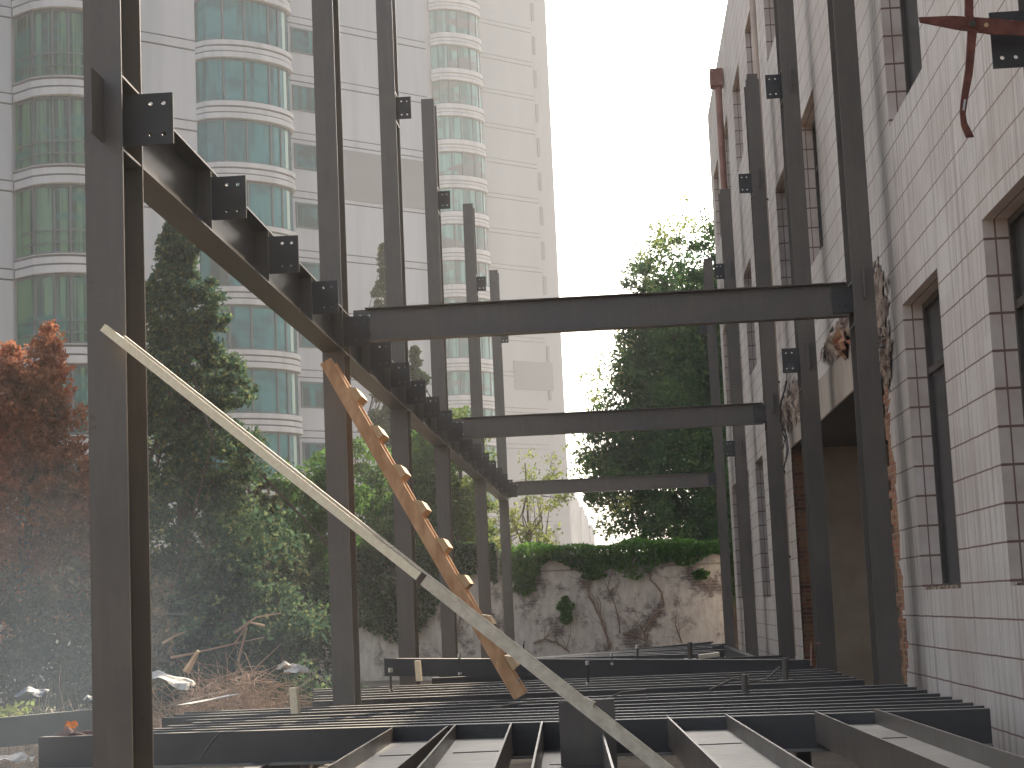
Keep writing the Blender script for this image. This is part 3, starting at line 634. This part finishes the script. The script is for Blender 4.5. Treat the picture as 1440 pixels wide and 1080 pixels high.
# airy trees left of centre
broad_tree((X_at(742, 49), 49, GR), 4.0, [(X_at(748, 49), 49, 2.9, 1.3, 1.2, 1.5), (X_at(730, 49), 49, 2.0, 1.3, 1.2, 1.0)], 60, .30, 40, .055, LF_YEL, 'thin young tree with sparse pale leaves in front of the far tower foot', r0=.06, nlimb=34)
broad_tree((X_at(650, 46), 46, GR), 4.4, [(X_at(655, 46), 46, 3.6, .9, 1, 1.8), (X_at(640, 46), 46, 1.8, 1.1, 1, 1.4)], 150, .34, 70, .065, leafm('light_leaves', (.08, .14, .035), (.13, .19, .05), (.22, .24, .08), .45, .8), 'light green tree seen between the fourth and fifth left columns', r0=.08, nlimb=18)
broad_tree((X_at(430, 36), 36, GR), 3.0, [(X_at(425, 36), 36, 1.7, 1.1, 1, 1.6), (X_at(455, 36), 36, 2.2, .8, .9, 1.3), (X_at(400, 36), 36, .6, .9, .9, 1.2)], 200, .30, 80, .055, LF_GRN, 'bright green tree between the big conifer and the second left column', r0=.07)
broad_tree((X_at(530, 45), 45, GR), 3.6, [(X_at(530, 45), 45, 2.3, 1.2, 1, 2.6), (X_at(585, 45), 45, 1.6, 1.3, 1, 2.2), (X_at(605, 45), 45, 3.2, .6, .8, 1.5)], 260, .36, 80, .06, LF_GRN, 'dark green tree behind the second and third left columns', r0=.1)
# conifers
def conifer(loc, h, r, lab, nb, rb, per, leaf, m=LF_CON, name='conifer_tree', power=.85, skew=0, minr=.25):
    t = thing(name, loc, lab, 'tree', 'conifers on the left'); C = []; tips = []
    for _ in range(nb):
        u_ = rng.random()**1.35; z = loc[2]+.25+(h-.3)*u_; R_ = r*((1-u_)**power)*(1+.28*math.sin(z*5.3+skew)+.15*math.sin(z*11))*(minr+(1-minr)*rng.random()**.45)
        a = rng.random()*2*math.pi; C.append((loc[0]+R_*math.cos(a), loc[1]+R_*math.sin(a), z-.12*R_))
    Cz = np.array(C)[:, 2]; P = blobs_to_pts(C, rb*(.5+rng.random(nb))*(.3+.75*np.clip(1-(Cz-loc[2])/h, 0, 1)), per)
    MB().tube([loc, (loc[0]+.03, loc[1], loc[2]+h*.5), (loc[0], loc[1], loc[2]+h*.96)], [.13, .09, .015], 8).build('trunk', BARK, t)
    limb_set(loc, [C[i] for i in rng.integers(0, nb, 26)], .07, t, 'limbs', (loc[0], loc[1], loc[2]+h*.9)); leaf_obj('crown', P, leaf, m, t); return t
conifer((X_at(258, 27), 27, GR), 8.0, 1.95, 'big dark conifer right behind the nearest left column', 1800, .30, 56, .042, power=.66)
conifer((X_at(345, 29), 29.5, GR), 4.3, 1.25, 'low brownish conifer at the right foot of the big one', 420, .2, 55, .045, leafm('tired_needles', (.035, .06, .04), (.07, .085, .045), (.26, .22, .11), .4), skew=2, power=.5)
conifer((X_at(556, 60), 60, GR), 14.4, 1.5, 'tall thin conifer whose tip rises between the second and third left columns', 420, .34, 50, .10, leafm('far_needles', (.06, .09, .05), (.10, .12, .06), (.2, .19, .1), .3), power=.8)
conifer((X_at(596, 54), 54, GR), 9.8, 1.7, 'conifer seen between the third and fourth left columns', 380, .3, 50, .09, leafm('far_needles_dark', (.04, .07, .035), (.08, .1, .045), (.14, .15, .07), .3), power=.8, skew=1)
# russet tree far left
broad_tree((X_at(30, 24), 24, GR), 3.2, [(X_at(30, 24), 24, 1.2, .75, .9, 1.7), (X_at(70, 24), 24, 3.1, .20, .4, 1.15), (X_at(12, 24), 24, 2.9, .30, .5, 1.1), (X_at(40, 24), 24, 2.6, .30, .5, .9), (X_at(105, 24), 24, 1.5, .40, .6, 1.5), (X_at(130, 24), 24, 1.0, .35, .6, 1.3), (X_at(-40, 24), 24, 1.2, .9, .9, 1.8)],
           820, .19, 85, .034, LF_RED, 'russet leaved tree at the left edge before the tower', name='russet_tree', r0=.08)
broad_tree((X_at(75, 22), 22, GR), .8, [(X_at(60, 22), 22, -.2, 1.2, .9, 1.0), (X_at(130, 22), 22.5, -.2, .9, .8, 1.1), (X_at(-20, 22), 22, -.1, .9, .9, 1.0)], 230, .22, 80, .036,
           leafm('greybrown_leaves', (.055, .05, .04), (.09, .075, .06), (.17, .13, .09), .3, 1), 'dull brown thicket below the russet tree', name='thicket', r0=.06)
broad_tree((X_at(300, 26), 26.2, GR), .6, [(X_at(290, 26), 26.4, -.3, 1.3, .7, 1.0), (X_at(420, 30), 30, -.1, 1.3, .8, 1.1), (X_at(210, 26), 26, -.2, .8, .7, 1.1)], 260, .24, 80, .04,
           leafm('dark_leaves', (.018, .028, .022), (.03, .042, .028), (.06, .07, .035), .25, 1), 'dark low shrubs behind the brush heap', name='shrub', r0=.05)

# ivy on the wall
def ivy(lab, pts, size, flat=2.2):
    o = leaf_obj('ivy', pts, size, LF_IVY, None, flat); return tag(o, lab, 'ivy', 'ivy on the far wall')
n = 9000; X_ = rng.uniform(X_at(706, YW), 2.5, n); e_ = .30+.05*np.sin(X_*2.3)+.04*np.sin(X_*5.1)
hang = (rng.random(n)**1.8)*(.34+.16*np.sin(X_*1.9+1)+.14*np.sin(X_*4.7)); Zt = 1.2+e_*rng.random(n)**.8
P = np.stack([X_, YW+.1+rng.uniform(-.35, .35, n), np.where(rng.random(n) < .55, Zt, 1.2-hang)], 1); P[:, 1] = np.where(P[:, 2] < 1.2, YW-.08-.12*rng.random(n), P[:, 1])
ivy('dense ivy cap spilling over the top of the right part of the far wall', P, .055)
n = 26000; X_ = rng.uniform(X_at(330, YW), X_at(700, YW), n); P = np.stack([X_, YW-.08-.18*rng.random(n), 1.62-(rng.random(n)**1.3)*np.clip(3.0-.36*(X_-X_at(380, YW))+.5*np.sin(X_*2.1), .18, 3)], 1)
P = P[rng.random(len(P)) < .5+.5*np.sin(P[:, 0]*3.1)*np.sin(P[:, 2]*3.7+1)+.3]
tag(leaf_obj('ivy', P, .06, LF_BIG, None, 2.2), 'dark ivy covering the left part of the far wall', 'ivy', 'ivy on the far wall')
for (x, y, rx, rz, lab) in ((737, 812, .33, .42, 'hanging ivy clump right of the farthest left column'), (796, 858, .17, .34, 'lone ivy clump in the middle of the far wall'), (985, 808, .18, .12, 'small ivy tuft near the right end of the far wall'), (835, 800, .35, .26, 'ivy clump hanging under the cap above the middle vine')):
    c_ = onY(x, y, YW-.1); n = int(2600*rx*rz*4)+150; a = rng.random(n)*6.28; r_ = rng.random(n)**.5
    ivy(lab, np.stack([c_[0]+rx*r_*np.cos(a)*(1+.3*np.sin(a*5)), YW-.08-.1*rng.random(n), c_[2]+rz*r_*np.sin(a)], 1), .05)
# bare vines
def vine(pts, r, lab):
    P = [onY(x, y, YW-.05) for x, y in pts]; Q = []
    for i in range(len(P)-1):
        for s_ in (0, .33, .66): Q.append(P[i]*(1-s_)+P[i+1]*s_+np.array([random.uniform(-.02, .02), 0, random.uniform(-.02, .02)]))
    Q.append(P[-1]); b = MB().tube(Q, [r*(1-.4*i/len(Q)) for i in range(len(Q))], 6)
    for _ in range(7):
        q = Q[random.randrange(len(Q))]; e = q+np.array([random.uniform(-.5, .5), .0, random.uniform(.15, .7)]); b.tube([q, (q+e)/2+np.array([.06, 0, .05]), e], [r*.3, r*.25, r*.1], 4)
    tag(b.build('vine', VINE), lab, 'vine', 'bare vine stems on the far wall')
vine([(858, 912), (845, 870), (830, 840), (822, 810), (828, 785)], .035, 'straight vine stem rising in the middle of the far wall')
vine([(910, 903), (906, 890), (915, 872), (933, 852), (930, 832), (915, 815), (912, 790)], .035, 'thick curling vine stem in the right half of the far wall')
vine([(750, 905), (765, 900), (782, 902), (795, 912), (800, 918)], .03, 'low arching vine stem near the left of the far wall')
vine([(872, 890), (865, 850), (855, 825), (862, 800)], .018, 'thin vine stem just right of the straight one')
vine([(912, 902), (895, 896), (876, 890)], .028, 'short slanting vine stem at the foot of the curling one'); vine([(958, 903), (950, 880)], .02, 'short broken vine stub near the right of the far wall')
vine([(640, 900), (650, 860), (640, 820), (660, 790)], .02, 'vine stem between the fourth and fifth left columns')

# ------------------------------------------------------------------ brush, sheets, rags
def brush(cx_, cy_, rx, ry, h, n, lab, r=.006):
    b = MB()
    for _ in range(n):
        a = rng.random()*6.28; q = rng.random()**.6; x = cx_+rx*q*math.cos(a); y = cy_+ry*q*math.sin(a); z = GR+h*(1-q*q)*rng.random()
        d = rng.normal(size=3)*np.array([1, .6, .55]); d /= np.linalg.norm(d); l_ = rng.uniform(.15, .75); p_ = np.array([x, y, z]); e = p_+d*l_; m_ = (p_+e)/2+rng.normal(size=3)*.06
        b.tube([p_, m_, e], [r, r*.8, r*.3], 3, False)
    return tag(b.build('brush', TWIG), lab, 'brush', kind='stuff')
c0 = onY(290, 985, 19.5)[0]
brush(c0-.1, 21.5, 1.3, 1.6, 1.05, 2600, 'heap of dry cut brush on the ground behind the nearest left column')
brush(X_at(60, 20), 20.5, 1.8, 1.2, .7, 900, 'scattered dry brush at the far left')
b = MB()
for P, lb_ in zip(([(228, 905), (245, 895), (262, 888)], [(330, 890), (360, 868), (395, 862)], [(335, 930), (347, 882)], [(240, 925), (275, 918), (330, 905), (372, 896)], [(372, 880), (350, 875), (330, 905)]), ('short dead branch at the left of the brush heap', 'highest dead branch rising right of the brush heap', 'nearly upright thin branch in the brush heap', 'longest dead branch lying across the brush heap', 'hooked dead branch at the right of the brush heap')):
    tag(MB().tube([onY(x, y, 20.6) for x, y in P], [.018, .012, .009, .006][:len(P)], 5).build('dead_branch', TWIG), lb_, 'branch', 'dead branches of the brush heap')
tag(MB().tube([onY(215, 862, 25), onY(266, 864, 25)], .012, 5).build('pole', STEEL), 'thin horizontal pole in the dark above the brush heap', 'pole')
P = [onY(x, y, 20.2) for x, y in ((262, 945), (279, 915), (296, 930), (292, 950))]
tag(MB().tube([P[0], P[1]], [.05, .02], 6).build('split_stump', WOODC), 'splintered pale stump in the brush heap', 'stump')
def crumple(cx_, cy_, cz_, a, b_, n, m, lab, name, amp=.05, tilt=0, cat='sheet'):
    V_ = []; ph = random.random()*6
    for j in range(n+1):
        for i in range(n+1):
            u_, v_ = i/n*2-1, j/n*2-1; w_ = 1-.25*abs(math.sin(u_*3+ph)); V_.append((cx_+a*u_*w_, cy_+b_*v_*(1-.3*abs(u_)), cz_+amp*.4*(math.sin(u_*4+v_*2+ph)+math.sin(v_*5-u_*3)+random.uniform(-.35, .35))+amp*1.2*(1-u_*u_)*(1-v_*v_)+tilt*u_))
    return tag(mesh_obj(name, V_, [(j*(n+1)+i, j*(n+1)+i+1, (j+1)*(n+1)+i+1, (j+1)*(n+1)+i) for j in range(n) for i in range(n)], m), lab, cat)
def crp(x, y, Y, a, b_, m, lab, name='plastic_sheet', amp=.05, tilt=0, cat='sheet'):
    p_ = onY(x, y, Y); crumple(p_[0], p_[1], p_[2], a, b_, 12, m, lab, name, amp, tilt, cat)
crp(237, 958, 17.5, .26, .25, SHEET, 'crumpled white sheet at the left foot of the brush heap', amp=.05, tilt=-.06)
crp(418, 945, 21, .17, .15, SHEET, 'pale plastic bag beside the second left column', 'plastic_bag', .05, cat='bag'); crp(403, 938, 22, .12, .1, SHEET, 'small pale plastic scrap left of the bag', 'plastic_scrap', .04, cat='scrap')
crp(22, 1068, 13.2, .13, .15, SHEET, 'white crumpled sheet on the ground at the lower left corner', amp=.03)
crp(45, 975, 18.5, .16, .2, BLUE, 'crumpled blue sheet left of the nearest column', amp=.04); crp(125, 982, 17.6, .05, .06, SHEET, 'small white scrap against the nearest column', 'plastic_scrap', .02, cat='scrap')
crp(105, 1036, 12.95, .17, .08, RAGB, 'dark brown cloth heaped on the front ground beam', 'cloth', .035, cat='cloth')
p_ = onY(100, 1016, 13.6); crumple(p_[0], p_[1], p_[2]-.03, .06, .05, 10, RAGO, 'bright orange rag lit by the sun at the lower left', 'rag', .03, cat='rag')
# low weeds
P = np.array([onY(12, 1002, 17)+np.array([rng.normal()*.10, rng.normal()*.2, rng.normal()*.035]) for _ in range(160)])
wd_ = thing('weed', (P[:, 0].mean(), 17, -.95), 'bright green weed at the left edge above the beam', 'plant'); leaf_obj('leaves', P, .03, LF_YEL, wd_); MB().tube([(P[:, 0].mean(), 17, GR), tuple(P.mean(0))], .008, 5).build('stem', VINE, wd_)
# pale steel strips
for k, (a, b_) in enumerate((((228, 995), (352, 962)), ((245, 993), (320, 978)))):
    A_, B_ = onH(*a, -.80+.01*k), onH(*b_, -.80+.01*k); d = B_-A_
    tag(MB().obox(A_, d, (0, .35, 0) if k == 0 else (.1, .25, 0), (0, 0, .006)).build('metal_sheet', [STEEL, SHEET][k]), ['dark metal sheet lying left of the deck', 'pale metal strip lying on the dark sheet left of the deck'][k], 'sheet')

# ------------------------------------------------------------------ towers
fd = ray(3900, 850-.044*(3900-875)); fd[2] = 0; fd /= np.linalg.norm(fd)         # direction along the facades
fn = np.array([fd[1], -fd[0], 0.])                                                # outward normal, towards the eye
if np.dot(fn, -ray(500, 850)) < 0: fn = -fn
class Fac:
    def __init__(s, x, depth):
        p_ = ray(x, 850-.044*(x-875)); s.o = p_*depth/F; s.o[2] = 0
    def s_at(s, x, y=850):         # distance along the facade of a picture column
        d_ = ray(x, y); k = np.dot(s.o, fn)/np.dot(d_, fn); return float(np.dot(d_*k-s.o, fd)), float(d_[2]*k)
    def P(s, u_, out_, z): q = s.o+fd*u_+fn*out_; return (q[0], q[1], z)
    def box(s, b, u0, u1, o0, o1, z0, z1):
        vs = [s.P(u_, o_, z) for z in (z0, z1) for u_, o_ in ((u0, o0), (u1, o0), (u1, o1), (u0, o1))]
        b.add(vs, [(0, 3, 2, 1), (4, 5, 6, 7), (0, 1, 5, 4), (1, 2, 6, 5), (2, 3, 7, 6), (3, 0, 4, 7)])
    def curve(s, b, pts, inner, z0, z1):        # curved band: outline pts (u,out) outside, offset inward
        n_ = len(pts); vs = []
        for z in (z0, z1):
            for (u_, o_) in pts: vs.append(s.P(u_, o_, z))
            for (u_, o_) in pts: vs.append(s.P(u_, o_-inner, z))
        fs = []
        for i in range(n_-1):
            fs += [(i, i+1, 2*n_+i+1, 2*n_+i), (2*n_+i, 2*n_+i+1, 3*n_+i+1, 3*n_+i), (i+1, i, n_+i, n_+i+1)]
        b.add(vs, fs)
def arc(u0, u1, dep, base=0, n=16, p=2.05): return [(u0+(u1-u0)*(i/n), base+dep*(1-abs(2*i/n-1)**p)**(1/p)) for i in range(n+1)]
def tower(fc, uL, uR, back, zt, bays, panels, zref, fh, lab, wm, bm, gm, smalls=(), greys=(), slots=None, wh=2.15):
    t = thing('apartment_tower', (*fc.P((uL+uR)/2, -back/2, 0)[:2], GR), lab, 'building', 'apartment towers')
    b = MB(); fc.box(b, uL, uR, -back, -.12, GR, zt); b.build('core', wm, t)
    k0 = int(math.floor((GR-zref)/fh))-1; k1 = int(math.ceil((zt-zref)/fh))
    cl = MB(); gv_ = MB(); bd = MB()
    for (a, c_) in panels: fc.box(gv_, a, c_, -.118, -.05, GR, zt)
    for k in range(k0, k1):
        z = zref+fh*k                        # z = head of the glass of this floor
        lo, hi = z+.62, z+fh-.02
        for (a, c_) in panels:
            for (q0, q1) in ((z+.36, z+fh-.06),): fc.box(cl, a, c_, -.049, 0, max(q0, GR), min(q1, zt)) if q1 > GR+.2 and q0 < zt-.2 else None
            if z > GR+.1 and z+.3 < zt: fc.box(cl, a, c_, -.049, .02, z+.0, z+.30)
        for (u0, u1, dep, nm) in bays:
            if z-wh < GR+1 or z > zt-.3: continue
            A0 = arc(u0, u1, dep); g0 = arc(u0+.12, u1-.12, dep-.16)
            for (q0, q1, ex) in ((z+.005, z+.25, .12), (z+.33, z+.54, .04), (z+.62, z+fh-wh-.005, .10)):
                fc.curve(bd, [(u_, o_+ex) for u_, o_ in A0], .35, q0, q1)
            bd.build('bay_band', bm, t); bd = MB()
            fc.curve(gv_, [(u_, o_-.02) for u_, o_ in A0], .2, z+.006, z+fh-wh-.006)
            w_ = MB(); fc.curve(w_, g0, .02, z-wh, z); wo = w_.build('window', gm, t)
            fr = MB()
            for i in nm:
                u_, o_ = g0[i]; fc.box(fr, u_-.045, u_+.045, o_-.03, o_+.07, z-wh, z)
            fc.curve(fr, [(u_, o_+.05) for u_, o_ in g0], .06, z-.10, z-.001); fc.curve(fr, [(u_, o_+.05) for u_, o_ in g0], .06, z-wh+.001, z-wh+.09)
            if gm is TG2: fc.curve(fr, [(u_, o_+.25) for u_, o_ in g0], .03, z-wh+.75, z-wh+.80); fc.curve(fr, [(u_, o_+.25) for u_, o_ in g0], .03, z-wh+.35, z-wh+.39)
            fr.build('frame', TFR, wo)
            if gm is TG1:
                sd_ = MB(); fc.curve(sd_, [(u_, o_+.03) for u_, o_ in g0[13:15]], .02, z-wh+.12, z-.12); sd_.build('side_light', TGL, wo)
        for (u0, u1) in smalls:
            if z-1.4 < GR+1 or z > zt-.3: continue
            w_ = MB(); fc.box(w_, u0, u1, -.02, .012, z-1.55, z-.25); wo = w_.build('window', gm, t); fr = MB()
            for q in (u0, u0+(u1-u0)*.62, u1): fc.box(fr, q-.05, q+.05, .0125, .05, z-1.55, z-.25)
            fc.box(fr, u0-.048, u1+.048, .014, .045, z-.33, z-.252); fc.box(fr, u0-.048, u1+.048, .014, .045, z-1.548, z-1.47)
            fr.build('frame', TFR, wo)
        if slots and z-fh > GR and z < zt:
            s_ = MB(); fc.box(s_, slots, slots+.28, .001, .03, z-1.9, z-.3); s_.build('slot_window', TWD, t)
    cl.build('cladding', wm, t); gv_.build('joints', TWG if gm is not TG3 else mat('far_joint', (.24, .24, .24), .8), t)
    for (u0, u1, z0, z1) in greys: g_ = MB(); fc.box(g_, u0, u1, .021, .05, z0, z1); g_.build('grey_panel', TWD, t)
    return t
MUL = (1, 3, 5, 8, 11, 13, 15)
# near block (left edge of the picture)
FL = Fac(99, 58.6); sA, _ = FL.s_at(30, 272); sB, _ = FL.s_at(150, 272); sC, _ = FL.s_at(275, 100)
_, zr = FL.s_at(85, 276)
tower(FL, sA-14, sC, 14, 24, [(sA-.3, sB+.5, 1.95, MUL)], [(sB+.5, sC), (sA-14, sA-.3)], zr, 3.0, 'nearest apartment tower block at the left edge with curtained rounded windows', TW, TWB, TG2, wh=2.35)
# middle block
FM = Fac(374, 84.3); sA, _ = FM.s_at(272, 180); sB, _ = FM.s_at(404, 180); sD, _ = FM.s_at(411, 180); sE, _ = FM.s_at(447, 180); sC, _ = FM.s_at(603, 180); sG, _ = FM.s_at(478, 180)
_, zr = FM.s_at(345, 184)
zg1 = FM.s_at(540, 219)[1]; zg0 = FM.s_at(540, 288)[1]
tower(FM, sA-10, sC, 14, 38, [(sA-.2, sB+.1, 1.9, (3, 6, 10, 12, 14))], [(sB+.2, sC)], zr, 3.0, 'middle apartment tower block with green rounded bay windows and small square ones', TW, TWB, TG1, smalls=((sD+.1, sE+.6),), greys=((sG-.6, sC-.05, zg0, zg1),))
# far block
FR = Fac(664, 141.5); sA, _ = FR.s_at(608, 170); sB, _ = FR.s_at(677, 170); sC, _ = FR.s_at(776, 170); sP, _ = FR.s_at(752, 170)
_, zr = FR.s_at(645, 171)
g0, z1 = FR.s_at(722, 507); g1, _ = FR.s_at(776, 507); z0 = FR.s_at(740, 548)[1]
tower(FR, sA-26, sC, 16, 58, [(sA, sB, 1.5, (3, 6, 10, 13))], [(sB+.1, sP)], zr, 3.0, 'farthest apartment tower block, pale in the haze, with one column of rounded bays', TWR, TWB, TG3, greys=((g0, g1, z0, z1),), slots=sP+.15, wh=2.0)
# small far building with a stepped outline
FS = Fac(820, 230.); t = thing('stepped_building', (*FS.P(0, 0, 0)[:2], GR), 'faint far building with a stepped outline in the bright gap', 'building')
xs_ = [780, 806, 814, 820, 826, 832, 838]; hs = [672, 688, 700, 712, 724, 738]
for i in range(6):
    a, _ = FS.s_at(xs_[i]); c_, _ = FS.s_at(xs_[i+1]); _, z = FS.s_at((xs_[i]+xs_[i+1])/2, hs[i]); m_ = MB(); FS.box(m_, a, c_-.01, -8, .2*(i % 2), GR, z); m_.build('wing', TWR, t)
    m_ = MB(); [FS.box(m_, a+(c_-a)*q, a+(c_-a)*q+.25, .2*(i % 2)+.001, .2*(i % 2)+.2, GR, z-.5) for q in (.1, .4, .7)]; m_.build('pilaster', TWB, t)

# ------------------------------------------------------------------ haze
hz_ = MB().box(-180, 140, -20, 330, GR-1.2, 64).build('haze', None) if False else None
m = bpy.data.materials.new('haze_air'); m.use_nodes = True; m.node_tree.nodes.clear()
o = N(m, 'ShaderNodeOutputMaterial'); v_ = N(m, 'ShaderNodeVolumePrincipled'); v_.inputs['Color'].default_value = (.90, .94, 1, 1); v_.inputs['Density'].default_value = .0007; v_.inputs['Anisotropy'].default_value = .35
L(m, v_.outputs[0], o.inputs['Volume'])
tag(MB().box(-180, 140, -20, 330, GR-1.2, 64).build('haze', m), 'thin pale haze filling the air over the whole site', 'haze', kind='stuff')

m = bpy.data.materials.new('smoke_air'); m.use_nodes = True; m.node_tree.nodes.clear()
o = N(m, 'ShaderNodeOutputMaterial'); v_ = N(m, 'ShaderNodeVolumePrincipled'); v_.inputs['Color'].default_value = (.66, .84, 1, 1); v_.inputs['Density'].default_value = .0065; v_.inputs['Anisotropy'].default_value = .2
L(m, v_.outputs[0], o.inputs['Volume'])
g = N(m, 'ShaderNodeNewGeometry'); mp = N(m, 'ShaderNodeVectorMath', operation='SUBTRACT'); L(m, g.outputs['Position'], mp.inputs[0]); mp.inputs[1].default_value = (-4.4, 14.0, -.45+Z0)
m2 = N(m, 'ShaderNodeVectorMath', operation='MULTIPLY'); L(m, mp.outputs[0], m2.inputs[0]); m2.inputs[1].default_value = (1/2.7, 1/6.5, 1/2.1)
ln = N(m, 'ShaderNodeVectorMath', operation='LENGTH'); L(m, m2.outputs[0], ln.inputs[0])
fa = mth(m, 'POWER', mth(m, 'MAXIMUM', mth(m, 'SUBTRACT', 1, ln.outputs['Value']), 0), 1.2)
L(m, mth(m, 'MULTIPLY', mth(m, 'MULTIPLY', fa, .034), ramp(m, noise(m, g.outputs['Position'], .8, 3), [(.3, (.3, .3, .3)), (.7, (1, 1, 1))])), v_.inputs['Density'])
def puff(cx_, cy_, cz_, rx, ry, rz):
    vs, fs = [], []; nu, nv = 24, 14
    for j in range(nv+1):
        for i in range(nu):
            a, b_ = 2*math.pi*i/nu, math.pi*j/nv; w_ = 1+.12*math.sin(3*a+b_*2)
            vs.append((cx_+rx*math.cos(a)*math.sin(b_)*w_, cy_+ry*math.sin(a)*math.sin(b_)*w_, cz_+rz*math.cos(b_)))
    for j in range(nv):
        for i in range(nu): fs.append((j*nu+i, (j+1)*nu+i, (j+1)*nu+(i+1) % nu, j*nu+(i+1) % nu))
    return vs, fs
vs, fs = puff(-4.4, 14.0, -.45, 2.7, 6.5, 2.1)
tag(mesh_obj('smoke', vs, fs, m, smooth=True), 'thin bluish smoke drifting over the lower left part of the site', 'smoke', kind='stuff')

for o in bpy.data.objects:
    if '_o' in o: del o['_o']
